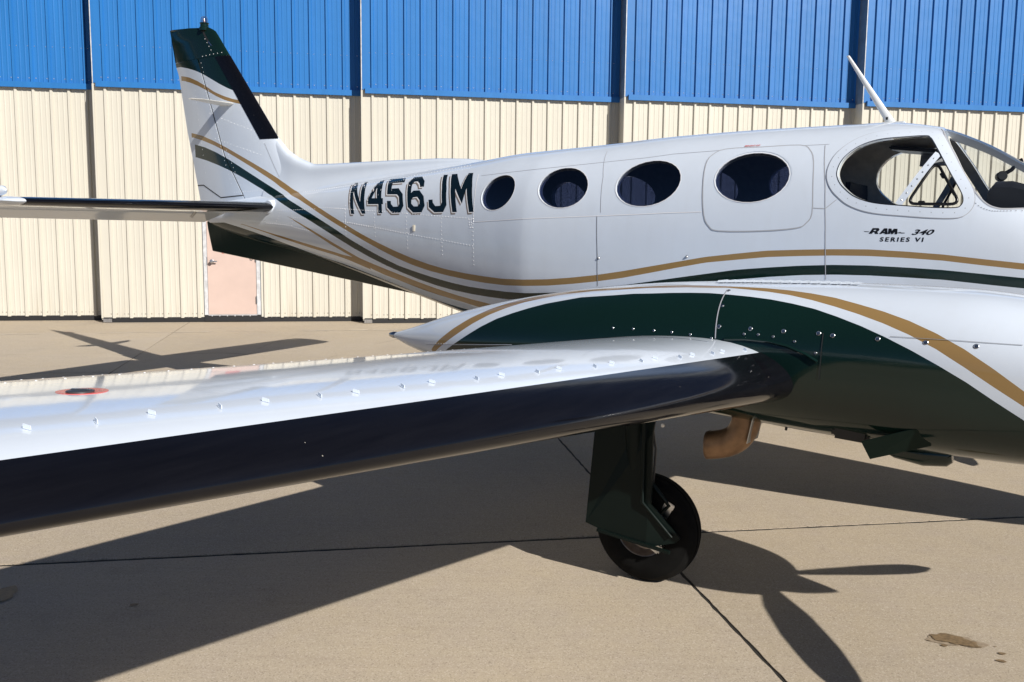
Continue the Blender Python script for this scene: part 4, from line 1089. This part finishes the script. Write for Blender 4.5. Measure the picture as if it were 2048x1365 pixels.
# nav antenna blades on both faces of the fin
M_ANTW = simple('ivory_blade', (.78, .76, .70), .35)
for side in (-1, 1):
    bm = bmesh.new(); rings = []
    for s in np.linspace(0, 1, 6):
        x0, x1 = -5.40 - .13 * s, -5.62 + .0 * s - .02 * s; y = side * (.035 + .37 * s); z = 3.022 + .018 * s; h = .016 * (1 - .6 * s)
        if s == 1: x0 = x1 + .05
        r = [bm.verts.new((x0 + (x1 - x0) * (.5 - .5 * math.cos(a)), y, z + h * math.sin(a))) for a in np.linspace(0, 2 * math.pi, 10, endpoint=False)]
        rings.append(r)
    for a, b in zip(rings[:-1], rings[1:]):
        for k in range(10): bm.faces.new((a[k - 1], a[k], b[k], b[k - 1]))
    bm.faces.new(rings[-1]); bm_obj('nav_antenna', bm, M_ANTW, fin, True, 50)
# beacon
bc = lathe('beacon', [(.052, -.02), (.050, .012), (.042, .020), (.040, .045), (.046, .050), (.046, .056), (.001, .056)], (-5.885, 0, 3.80), (0, 0, 1), M_GREEN, fin, 20)
lathe('beacon_lens', [(.036, 0), (.036, .03), (.030, .052), (.015, .064), (.001, .067)], (-5.885, 0, 3.857), (0, 0, 1), M_LENS, bc, 20)
lathe('beacon_lamp', [(.012, 0), (.014, .02), (.010, .04), (.001, .045)], (-5.885, 0, 3.858), (0, 0, 1), M_ALU, bc, 14)

# dorsal fairing
DT = [(-5.35, 2.75), (-4.97, 2.75), (-4.83, 2.665), (-4.70, 2.545), (-4.555, 2.467), (-4.36, 2.402), (-4.1, 2.399), (-3.46, 2.402), (-2.9, 2.399), (-2.6, 2.385), (-2.4, 2.364), (-2.2, 2.347)]
dxs = np.linspace(-4.98, -2.22, 60); V = []; Fc = []; nk = 15
for X in dxs:
    zt = zi([(b, a) for a, b in []] or [(x, z) for x, z in DT], X); body = fus(X); zb = float(body[0]) - .032
    yb = max(float(side_y(fus, np.array(X), np.array(zb))), .03)
    ht = zt - zb
    yt = min(.048, yb * .6) * (1. if X > -4.6 else np.interp(X, [-4.98, -4.6], [.55, 1.]))
    right = []
    for s in np.linspace(0, 1, nk):
        z = zb + ht * s; w = yt * (1 - max(0., (s - .72) / .28) ** 2.2) ** .5 + (yb * 1.01 - yt) * (1 - s) ** 3.2
        right.append((X, -w, z))
    V += right + [(x, -y, z) for x, y, z in right[::-1][1:]]
n = 2 * nk - 1
for i in range(len(dxs) - 1):
    for k in range(n - 1): Fc.append((i * n + k, i * n + k + 1, (i + 1) * n + k + 1, (i + 1) * n + k))
dorsal = mesh_obj('dorsal_fairing', V, Fc, M_LIV, plane, smooth=True)
# ventral fin
V = []; Fc = []
VX = [-5.905, -5.84] + list(np.linspace(-5.75, -3.12, 22))
for X in VX:
    zt = float(fus(X)[1]) + .06 if X > -5.88 else 1.87
    zl = np.interp(X, [-5.905, -5.84, -3.22, -3.0], [1.79, 1.570, 1.250, 1.22]) - .0
    h = .020 + .012 * (X + 5.9)
    h = min(h, .03)
    V += [(X, -h, zt), (X, -h * .6, zl + .006), (X, 0, zl), (X, h * .6, zl + .006), (X, h, zt)]
for i in range(23):
    for k in range(4): Fc.append((5 * i + k, 5 * i + k + 1, 5 * i + 6 + k, 5 * i + 5 + k))
Fc.append((0, 1, 2, 3, 4))
ventral = mesh_obj('ventral_fin', V, Fc, M_GREEN, plane)
tube('tie_down_ring', [(-5.27 + .019 * math.cos(a), 0, 1.507 + .019 * math.sin(a)) for a in np.linspace(0, 2 * math.pi, 16, endpoint=False)], .0045, M_STEEL, ventral, 8, closed=True)

# ---- airfoil surfaces
def foil(t, m=.02, pp=.2, n=30):
    b = np.linspace(0, math.pi, n); x = (1 - np.cos(b)) / 2
    yt = 5 * t * (.2969 * np.sqrt(x) - .126 * x - .3516 * x ** 2 + .2843 * x ** 3 - .1036 * x ** 4)
    yc = np.where(x < pp, m / pp ** 2 * (2 * pp * x - x * x), m / (1 - pp) ** 2 * ((1 - 2 * pp) + 2 * pp * x - x * x)) if m > 0 else 0 * x
    return x, yc + yt, yc - yt

def span_mesh(name, stations, mat, parent, side, lo=0., hi=1., off=0., wrap=None, n=30, caps=True):
    """stations: (y, x_le, z_le, chord, t, twist, camber); wrap=(upper, lower) fractions gives a leading-edge shell"""
    V = []; Fc = []; cnt = None
    for (y, xl, zl, c, t, w, m) in stations:
        x, u, l = foil(t, m, n=n)
        if wrap is None:
            fr = lo + (hi - lo) * (1 - np.cos(np.linspace(0, math.pi, n))) / 2
            uu = np.interp(fr, x, u); ll = np.interp(fr, x, l)
            ring = [(a, b) for a, b in zip(fr[::-1], uu[::-1])] + [(a, b) for a, b in zip(fr[1:], ll[1:])]
            if lo > 0: ring = [(a, b) for a, b in zip(fr[::-1], uu[::-1])] + [(a, b) for a, b in zip(fr, ll)]
        else:
            fu = np.linspace(1, 0, 16) ** 2 * wrap[0]; fl = np.linspace(0, 1, 16) ** 2 * wrap[1]
            xx = (np.linspace(0, 1, 200)) ** 2 * .3
            m_, p_ = m, .2
            yt = 5 * t * (.2969 * np.sqrt(xx) - .126 * xx - .3516 * xx ** 2 + .2843 * xx ** 3 - .1036 * xx ** 4); yc = np.where(xx < p_, m_ / p_ ** 2 * (2 * p_ * xx - xx * xx), m_ / (1 - p_) ** 2 * ((1 - 2 * p_) + 2 * p_ * xx - xx * xx))
            ring = [(a, float(np.interp(a, xx, yc + yt))) for a in fu] + [(a, float(np.interp(a, xx, yc - yt))) for a in fl[1:]]
        P2 = np.array([(xl - c * a, zl + c * b - c * a * math.sin(w)) for a, b in ring])
        if off:
            T = np.gradient(P2, axis=0); T /= np.linalg.norm(T, axis=1)[:, None]; Nn = np.stack([-T[:, 1], T[:, 0]], 1)
            if Nn[len(Nn) // 2, 0] < 0: Nn = -Nn
            P2 = P2 + Nn * off
        V += [(p[0], side * abs(y), p[1]) for p in P2]; cnt = len(P2)
    M = cnt if wrap is None else cnt - 1
    for i in range(len(stations) - 1):
        for k in range(M): Fc.append((i * cnt + k, i * cnt + (k + 1) % cnt, (i + 1) * cnt + (k + 1) % cnt, (i + 1) * cnt + k))
    if wrap is None and caps:
        Fc.append(tuple(range(cnt))); Fc.append(tuple((len(stations) - 1) * cnt + k for k in range(cnt))[::-1])
    bm = bmesh.new(); vs = [bm.verts.new(v) for v in V]
    for q in Fc:
        try: bm.faces.new([vs[i] for i in q])
        except ValueError: pass
    return bm_obj(name, bm, mat, parent, True, 40)

W = dict(xr=.84, xt=.497, zr=1.142, zt=1.298, cr=1.781, ct=1.453, tr=.171, tt=.101, wr=.033, wt=-.022)
def wst(y):
    s = (abs(y) - 2.3) / 3.1
    s2 = max(s, 0)
    if s < 0: return (abs(y), W['xr'] - .02 * s, W['zr'] + .21 * s * .75, W['cr'] - .25 * s, W['tr'], W['wr'], .02)
    f = lambda a, b: W[a] + (W[b] - W[a]) * s
    return (abs(y), f('xr', 'xt'), f('zr', 'zt'), f('cr', 'ct'), f('tr', 'tt'), f('wr', 'wt'), .02)
def wing_top(x, y):
    y, xl, zl, c, t, w, m = wst(y); fr = (xl - x) / c
    X_, u, l = foil(t, m, n=120); return zl + c * float(np.interp(fr, X_, u)) - c * fr * math.sin(w)
def wing_nrm(x, y, side):
    e = .004; a = (wing_top(x + e, y) - wing_top(x - e, y)) / (2 * e); b = (wing_top(x, abs(y) + e) - wing_top(x, abs(y) - e)) / (2 * e)
    return Vector((-a, -b * side, 1)).normalized()
VGS = [(.282, 5.255), (.304, 5.137), (.306, 5.02), (.332, 4.876), (.34, 4.76), (.365, 4.62), (.38, 4.515), (.397, 4.363), (.403, 4.25), (.434, 4.091), (.44, 3.976), (.467, 3.825), (.474, 3.708), (.511, 3.542), (.513, 3.426), (.544, 3.262), (.547, 3.153), (.58, 3.006), (.585, 2.899), (.61, 2.754), (.615, 2.657), (.646, 2.479)]
M_VG = simple('painted_generator_tab', WHITE, .45, spec=.3)
def vg_mesh():
    bm = bmesh.new()
    bm_box(bm, (0, 0, .0004), (.017, .004, .0006))
    p = [(-.009, .0005), (.009, .0005), (.007, .0075), (-.009, .0085)]
    a = [bm.verts.new((x, -.0009, z)) for x, z in p]; b = [bm.verts.new((x, .0009, z)) for x, z in p]
    bm.faces.new(a); bm.faces.new(b[::-1])
    for i in range(4): bm.faces.new((a[i - 1], a[i], b[i], b[i - 1]))
    bmesh.ops.recalc_face_normals(bm, faces=bm.faces)
    me = bpy.data.meshes.new('vortex_generator'); bm.to_mesh(me); bm.free(); me.materials.append(M_VG); return me
VGM = vg_mesh()
for side in (-1, 1):
    ys = [.45, .9, 1.4, 1.8, 2.1, 2.3] + list(np.linspace(2.45, 5.60, 23))
    wing = span_mesh('wing', [wst(y) for y in ys], M_WHITE, plane, side, n=36)
    span_mesh('deicing_boot', [wst(y) for y in np.linspace(2.30, 5.56, 27)], M_BOOT, wing, side, wrap=(.078, .10), off=.0035)
    for i, (x, y) in enumerate(VGS):
        o = bpy.data.objects.new('vortex_generator', VGM); link(o, wing)
        n = wing_nrm(x, y, side); a = (.30 if i % 2 else -.30) * (1)
        fx = Vector((math.cos(a), side * math.sin(a), 0)); fx = (fx - n * fx.dot(n)).normalized(); fy = n.cross(fx)
        o.matrix_local = Matrix(((fx.x, fy.x, n.x, x), (fx.y, fy.y, n.y, side * y), (fx.z, fy.z, n.z, wing_top(x, y) + .0006), (0, 0, 0, 1)))
    # fuel filler with red surround
    cx, cy = .008, 4.985; nn = wing_nrm(cx, cy, side); c0 = Vector((cx, side * cy, wing_top(cx, cy)))
    pl = lathe('fuel_placard', [(.054, -.012), (.0535, .0008), (.001, .001)], c0, nn, M_RED, wing, 40)
    lathe('fuel_cap', [(.030, -.01), (.029, .0025), (.025, .004), (.001, .0045)], c0 + nn * .002 + Vector((.012, side * .012, 0)), nn, M_CAPGREY, pl, 30)
    bm = bmesh.new(); bm_box(bm, c0 + nn * .0075 + Vector((.012, side * .012, 0)), (.042, .009, .003), Matrix.Rotation(.5, 3, 'Z'), .002); bm_obj('cap_handle', bm, M_STEEL, pl)
    # rivet rows and skin seams on the wing
    bm = bmesh.new()
    for fr, sp in ((.955, .052), (.80, .06), (.62, .075)):
        y = 2.55
        while y < 5.3:
            st = wst(y); x = st[1] - st[3] * fr
            dome_bm(bm, (x, side * y, wing_top(x, y)), wing_nrm(x, y, side), .0062 if fr > .9 else .0035, .0045 if fr > .9 else .0016); y += sp
    o = bm_obj('rivets', bm, M_RIM, wing); tag(o, kind='stuff')
    for fr, y0, y1 in ((.765, 2.45, 5.3), ):
        V = []; Fc = []
        for y in np.linspace(y0, y1, 24):
            st = wst(y)
            for e in (-.003, .003):
                x = st[1] - st[3] * fr + e; V.append((x, side * y, wing_top(x, y) + .0008))
        for i in range(23): Fc.append((2 * i, 2 * i + 1, 2 * i + 3, 2 * i + 2))
        mesh_obj('flap_gap', V, Fc, M_SEAM, wing)
    # tip tank
    TK = hermite([(-2.1, .02, 1.36), (-1.7, .13, 1.36), (-1.0, .25, 1.36), (-.3, .28, 1.36), (.2, .23, 1.36), (.5, .14, 1.35), (.66, .06, 1.35), (.72, .01, 1.35)])
    V = []; Fc = []; kk = 24; txs = np.linspace(-2.1, .72, 36)
    for X in txs:
        r, z = TK(X)
        for k in range(kk):
            a = 2 * math.pi * k / kk; V.append((X, side * (5.84 + r * math.cos(a)), z + r * math.sin(a)))
    for i in range(35):
        for k in range(kk): Fc.append((i * kk + k, i * kk + (k + 1) % kk, (i + 1) * kk + (k + 1) % kk, (i + 1) * kk + k))
    mesh_obj('tip_tank', V, Fc, M_WHITE, wing, smooth=True)

# ---- tailplane and drooped elevator
def tst(y):
    s = (abs(y) - .2) / 2.39
    return (abs(y), -4.70 - .165 * s, 2.003 - .03 * s, 1.06 - .20 * s, .105 - .02 * s, .0, .0)
HX = lambda y: .63
for side in (-1, 1):
    ty = np.linspace(.05, 2.46, 24)
    tail = span_mesh('tailplane', [tst(y) for y in ty], M_WHITE, plane, side, 0, .64, n=20)
    span_mesh('deicing_boot', [tst(y) for y in np.linspace(.21, 2.45, 24)], M_BOOT, tail, side, wrap=(.11, .11), off=.0025)
    # rounded white tip
    tip = [tst(2.46)] + [(2.46 + .13 * math.sin(a), tst(2.46)[1] - .10 * (1 - math.cos(a)), tst(2.5)[2] + .0, tst(2.46)[3] - .16 * (1 - math.cos(a)), .085 * math.cos(a) + .006, 0., 0.) for a in np.linspace(.15, 1.5, 7)]
    span_mesh('tailplane_tip', tip, M_WHITE, tail, side, 0, .58, n=18)
    # root collar
    lathe('root_collar', [(.075, -.05), (.070, .0), (.058, .012), (.02, .014)], (-4.762, side * .205, 2.003), (0, side, 0), M_WHITE, tail, 24)
    droop = math.radians(20)
    V = []; Fc = []; ny = 18
    for y in np.linspace(.17, 2.44, ny):
        _, xl, zl, c, t, _, _ = tst(y); hx = xl - .645 * c; L = .375 * c
        for s, h in ((0., .030), (.06, .034), (.25, .029), (.6, .015), (1., .002)):
            for sg in (1, -1):
                V.append((hx - L * s * math.cos(droop) + sg * h * math.sin(droop) * -1, side * y, zl - L * s * math.sin(droop) + sg * h * math.cos(droop)))
    n = 10
    order = [0, 2, 4, 6, 8, 9, 7, 5, 3, 1]
    for i in range(ny - 1):
        for k in range(10): Fc.append((i * n + order[k], i * n + order[(k + 1) % 10], (i + 1) * n + order[(k + 1) % 10], (i + 1) * n + order[k]))
    Fc.append(tuple(order)); Fc.append(tuple((ny - 1) * n + k for k in order[::-1]))
    bm = bmesh.new(); vs = [bm.verts.new(v) for v in V]
    for q in Fc: bm.faces.new([vs[i] for i in q])
    el = bm_obj('elevator', bm, M_WHITE, plane, True, 35)
    # balance horn rising ahead of the hinge at the tip
    tube('balance_horn', [(-5.74, side * 2.53, 1.85), (-5.42, side * 2.53, 1.962), (-5.15, side * 2.53, 2.035), (-5.02, side * 2.53, 2.055), (-4.985, side * 2.53, 2.058)], [.014, .040, .042, .034, .010], M_WHITE, el, 14)
    tube('elevator_hinge', [(-5.30, side * .62, 1.955), (-5.36, side * .62, 1.905)], .012, M_STEEL, el, 8)
# tail cone tip light
lathe('tail_light', [(.030, 0), (.028, .03), (.016, .05), (.001, .056)], (-5.965, 0, 1.965), (-1, 0, 0), M_LENS, fuselage, 16)
tube('tail_mast', [(-6.02, 0, 1.97), (-6.03, 0, 2.09)], .004, M_BLACK, fuselage, 6)
# ---- engine nacelles, propellers, landing gear
nxs = sorted(set(list(np.linspace(-1.66, -1.1, 16)) + list(np.linspace(-1.0, 1.9, 52)) + list(np.linspace(1.93, 2.11, 9))))
M_COWL = simple('cowl_flap_green', (.008, .018, .014), .5, spec=.12)
M_WHEEL = simple('worn_wheel_alloy', (.34, .29, .25), .42, .8, var=.2, vscale=30)
M_GEAR = simple('gear_green_paint', (.004, .0085, .0075), .42, spec=.16)
SPIN = simple('spinner_white', WHITE, .12)
M_BLADE = simple('black_prop_blade', (.012, .012, .013), .4)
HUBZ = 1.135
for side in (-1, 1):
    yc = side * NY
    nacelle = loft('nacelle', nac, nxs, 128, M_NAC, plane, yc=yc, sharp=45)
    tip_ = lathe('tail_cone_tip', [(.016, 0), (.020, .01), (.019, .035), (.012, .06), (.001, .068)], (-1.625, yc, 1.156), (-1, 0, .0), M_STEEL, nacelle, 14)
    for k, w in (('nseam', .005), ('nseamh', .002), ('nseamv', .004)):
        ribbon('panel_seam', S_[k], nac, w, {'nseam': M_SEAM, 'nseamh': M_SEAMG, 'nseamv': M_SEAMD}[k], nacelle, yc, off=.0025, side=side)
    # cowl goes over the top too
    ribbon('panel_seam', [(-1.30, 1.135), (-1.0, 1.165), (-.62, 1.20)], nac, .003, M_SEAM, nacelle, yc, side=side)
    for lst, r in ((S_['screws'], .0095), (S_['screws2'], .006)):
        for x, z in lst:
            p, n = surf_pt(nac, x, z, yc, .0, side)
            f = lathe('fastener', [(r, -.002), (r, .0012), (r * .86, .0022), (r * .55, .0012), (r * .5, .0026), (.0005, .0028)], p, n, M_STEEL, nacelle, 14, sharp=25)
    # small dome-head rivets at the tail seam and along the fillet
    bm = bmesh.new()
    for x, z in resample([(-1.30, 1.145), (-1.12, 1.158)], .025):
        p, n = surf_pt(nac, x, z, yc, 0, side); dome_bm(bm, p, n, .0025, .0015)
    o = bm_obj('rivets', bm, M_RIM, nacelle); tag(o, kind='stuff')
    # raised lip over the wing leading-edge cutout
    lip = [(.53, 1.318), (.62, 1.325), (.72, 1.322), (.80, 1.308), (.88, 1.280), (.925, 1.255)]
    tube('cutout_lip', [surf_pt(nac, x, z, yc, .002, side)[0] for x, z in resample(lip, .03)], .007, M_GREEN, nacelle, 8)
    # fillet between nacelle and wing skin
    V = []; Fc = []
    fx = np.linspace(-.78, .50, 30)
    for X in fx:
        zt = float(np.interp(X, [p[0] for p in S_['nac_fillet']], [p[1] for p in S_['nac_fillet']])) - .004
        p0, n0 = surf_pt(nac, X, zt, yc, .003, side)
        y1 = abs(p0.y) + .115; z1 = wing_top(X, y1) + .0012
        pm = Vector((X, side * (abs(p0.y) + .022), (p0.z * .42 + z1 * .58)))
        for s in np.linspace(0, 1, 7):
            q = p0 * (1 - s) ** 2 + pm * 2 * s * (1 - s) + Vector((X, side * y1, z1)) * s * s; V.append(q)
    for i in range(29):
        for k in range(6): Fc.append((7 * i + k, 7 * i + k + 1, 7 * i + 8 + k, 7 * i + 7 + k))
    mesh_obj('wing_fillet', V, Fc, M_WHITE, nacelle, smooth=True)
    # cooling louvres along the crown
    lm = None
    for k in range(15):
        X = .40 + k * .042; zt = float(nac(X)[0])
        if lm is None:
            bm = bmesh.new()
            vs = [bm.verts.new(v) for v in ((-.016, -.07, -.002), (.016, -.07, -.002), (.016, .07, -.002), (-.016, .07, -.002), (-.014, -.06, .006), (-.014, .06, .006))]
            for q in ((0, 1, 2, 3), (0, 4, 5, 3), (1, 4, 0), (2, 3, 5), (1, 2, 5, 4)): bm.faces.new([vs[i] for i in q])
            bmesh.ops.recalc_face_normals(bm, faces=bm.faces)
            lm = bpy.data.meshes.new('louvre'); bm.to_mesh(lm); bm.free(); lm.materials.append(M_WHITE)
        o = bpy.data.objects.new('louvre', lm); link(o, nacelle); o.location = (X, yc + side * .04, zt)
    # cowl flaps under the nacelle
    def plate(name, c4, th, mat, parent):
        bm = bmesh.new()
        P = [Vector((a, side * abs(b), c)) for a, b, c in c4]
        n = (P[1] - P[0]).cross(P[3] - P[0]).normalized() * th
        a = [bm.verts.new(p) for p in P]; b = [bm.verts.new(p + n) for p in P]
        bm.faces.new(a); bm.faces.new(b[::-1])
        for i in range(4): bm.faces.new((a[i - 1], a[i], b[i], b[i - 1]))
        return bm_obj(name, bm, mat, parent)
    plate('cowl_flap', [(1.342, 2.400, 1.04), (1.354, 2.352, .955), (1.135, 2.362, .873), (1.105, 2.392, .944)], .006, M_COWL, nacelle)
    plate('cowl_flap', [(1.342, 1.640, 1.04), (1.354, 1.688, .955), (1.135, 1.678, .873), (1.105, 1.648, .944)], .006, M_COWL, nacelle)
    bm = bmesh.new(); bm_box(bm, (1.045, side * 2.255, .965), (.15, .15, .075), Matrix.Rotation(.06, 3, 'Y'), .015)
    bm_obj('outlet_duct', bm, M_BLACK, nacelle)
    tube('air_scoop', [(1.10, side * 2.13, .895), (1.19, side * 2.13, .880), (1.30, side * 2.13, .874), (1.385, side * 2.13, .878), (1.405, side * 2.13, .880)], [.012, .040, .052, .046, .030], M_GREEN, nacelle, 18)
    # exhaust elbow
    xp = np.array([(.545, 1.03), (.548, .955), (.541, .895), (.513, .842), (.465, .808), (.410, .790), (.372, .783)])
    sm = smooth_open([tuple(q) for q in xp], 4)
    tube('exhaust_stack', [(q[0], side * 2.13, q[1]) for q in sm], .066, M_EXH, nacelle, 28, cap=False)
    tube('exhaust_lip', [(.374 + .0, side * 2.13 + .066 * math.cos(a), .7835 + .066 * math.sin(a)) for a in np.linspace(0, 2 * math.pi, 24, endpoint=False)], .003, M_EXH, nacelle, 6, closed=True)
    tube('brake_hose', [(.02, side * 2.04, .95), (.06, side * 2.03, .70), (.05, side * 2.03, .45), (.07, side * 2.05, .28)], .006, M_BLACK, nacelle, 6)
    plate('exhaust_shield', [(.60, 2.05, .96), (.60, 2.20, .96), (.575, 2.20, .83), (.575, 2.05, .83)], .004, M_STEEL, nacelle)
    tube('drain_tube', [(.72, side * 2.08, .93), (.715, side * 2.08, .888)], .006, M_BLACK, nacelle, 8)
    # propeller
    prop = tag(empty('propeller'), None); prop.parent = plane
    lathe('spinner', [(.165, -.03), (.165, 0), (.157, .07), (.127, .18), (.088, .28), (.046, .38), (.014, .445), (.001, .45)], (2.11, side * 2.09, HUBZ), (1, 0, 0), SPIN, prop, 32)
    for k in range(3):
        ang = -.53 - k * 2 * math.pi / 3 if side < 0 else -2.7 + k * 2 * math.pi / 3
        ey = Vector((0, math.cos(ang), math.sin(ang))); ez = Vector((0, -math.sin(ang), math.cos(ang)))
        V = []; Fc = []
        for s in np.linspace(.10, .97, 18):
            ch = float(np.interp(s, [.1, .2, .35, .6, .8, .9, .955, .97], [.05, .08, .135, .155, .135, .10, .05, .012])); tw = float(np.interp(s, [.1, .97], [.95, .32])); th = float(np.interp(s, [.1, .2, .97], [.05, .028, .007]))
            for a in np.linspace(0, 2 * math.pi, 12, endpoint=False):
                u, v = ch / 2 * math.cos(a), th / 2 * math.sin(a)
                d = ez * (u * math.cos(tw) - v * math.sin(tw)) + Vector((1, 0, 0)) * (u * math.sin(tw) + v * math.cos(tw))
                V.append(Vector((2.165, side * 2.09, HUBZ)) + ey * s + d)
        for i in range(17):
            for j in range(12): Fc.append((i * 12 + j, i * 12 + (j + 1) % 12, (i + 1) * 12 + (j + 1) % 12, (i + 1) * 12 + j))
        Fc.append(tuple(17 * 12 + j for j in range(12)))
        mesh_obj('blade', V, Fc, M_BLADE, prop, smooth=True)
    # main gear
    gzs = 0.0 if side < 0 else .045
    gear = empty('main_gear', plane)
    tube('gear_leg', [(-.04, side * 2.10, 1.10), (-.02, side * 2.08, .62), (-.005, side * 2.065, .36)], [.05, .048, .040], M_GEAR, gear, 16)
    tube('oleo', [(-.005, side * 2.065, .40), (0, side * 2.06, .275)], .03, M_ALU, gear, 14)
    tube('axle', [(0, side * 2.085, .275 + gzs), (0, side * 1.87, .275 + gzs)], .022, M_STEEL, gear, 12)
    tube('torque_link', [(.03, side * 2.06, .56), (.15, side * 2.05, .43), (.04, side * 2.06, .31)], .013, M_GEAR, gear, 8)
    bm = bmesh.new(); bm_box(bm, (.135, side * 2.052, .40 + gzs), (.055, .008, .10), Matrix.Rotation(.45, 3, 'Y'), .003); bm_obj('brake_plate', bm, M_ALU, gear)
    dp = [(-.215, 1.06), (.115, 1.06), (.083, .80), (.083, .443), (.225, .283), (.20, .258), (.063, .220), (-.10, .248), (-.271, .290)]
    bm = bmesh.new()
    def dy(x, z): return side * (2.135 + (.0 if x < .03 else -(x - .03) * .28) + (-.02 if z > .9 else 0))
    a = [bm.verts.new((x, dy(x, z), z + gzs)) for x, z in dp]; b = [bm.verts.new((x, dy(x, z) - side * .012, z + gzs)) for x, z in dp]
    bm.faces.new(a); bm.faces.new(b[::-1])
    for i in range(len(dp)): bm.faces.new((a[i - 1], a[i], b[i], b[i - 1]))
    gd = bm_obj('gear_door', bm, M_GEAR, gear)
    V = [(.035, side * 2.139, .80), (.045, side * 2.139, .80), (.052, side * 2.139, .44), (.042, side * 2.139, .44)]
    tube('door_rib', [(.045, side * 2.136, 1.0), (.043, side * 2.138, .70), (.045, side * 2.138, .45), (.19, side * 2.105, .29)], .008, M_GEAR, gear, 8)
    bm = bmesh.new(); bm_box(bm, (-.005, side * 2.132, .242 + gzs), (.40, .018, .014), Matrix.Rotation(.10, 3, 'Y')); bm_obj('door_stiffener', bm, M_GEAR, gear)
    for z in (.90, .86, .82): 
        lathe('hinge_bolt', [(.010, 0), (.009, .006), (.001, .007)], (.125, side * 2.10, z + .02), (0, side, 0), M_ALU, gear, 10)
    wheel = empty('main_wheel', plane)
    tyre = lathe('tyre', [(.135, -.082), (.170, -.090), (.215, -.088), (.250, -.074), (.270, -.050), (.2775, -.026), (.2775, -.022), (.2725, -.020), (.2725, -.014), (.279, -.012), (.280, 0), (.279, .012), (.2725, .014), (.2725, .020), (.2775, .022), (.2775, .026), (.270, .050), (.250, .074), (.215, .088), (.170, .090), (.135, .082)], (0, side * 1.965, .275 + gzs), (0, side, 0), M_RUBBER, wheel, 64, sharp=25, caps=False)
    rim = lathe('rim', [(.050, .060), (.075, .055), (.095, .035), (.110, .035), (.126, .060), (.132, .078), (.140, .083), (.146, .080), (.146, -.080), (.05, -.075)], (0, side * 1.965, .275 + gzs), (0, side, 0), M_WHEEL, wheel, 48, sharp=25)
    lathe('hub_cap', [(.048, .05), (.046, .085), (.030, .094), (.001, .096)], (0, side * 1.965, .275 + gzs), (0, side, 0), M_BLACK, wheel, 24)
    bm = bmesh.new()
    bm_box(bm, (.085, side * 2.062, .222 + gzs), (.085, .05, .055), Matrix.Rotation(.5, 3, 'Y'), .008)
    cal = bm_obj('brake_caliper', bm, M_ALU, wheel, True, 40)
    for k in range(4): lathe('brake_bolt', [(.008, 0), (.007, .008), (.001, .009)], (.05 + .022 * k, side * 2.087, .236 - .012 * k + gzs), (0, side, 0), M_STEEL, wheel, 8)
# nose gear
ng = empty('nose_gear', plane)
tube('gear_leg', [(2.95, 0, .95), (3.08, 0, .26)], .04, M_ALU, ng, 14)
nwh = empty('nose_wheel', plane)
lathe('tyre', [(.09, -.06), (.13, -.07), (.17, -.062), (.195, -.035), (.20, 0), (.195, .035), (.17, .062), (.13, .07), (.09, .06)], (3.09, 0, .198), (0, 1, 0), M_RUBBER, nwh, 40)
lathe('rim', [(.02, .04), (.09, .058), (.098, .05), (.098, -.05), (.09, -.058), (.02, -.04)], (3.09, 0, .198), (0, 1, 0), M_ALU, nwh, 30)
for sd in (-1, 1):
    bm = bmesh.new(); bm_box(bm, (3.1, sd * .16, .82), (.55, .012, .22), Matrix.Rotation(sd * .15, 3, 'X'), .004); bm_obj('gear_door', bm, M_WHITE, ng)
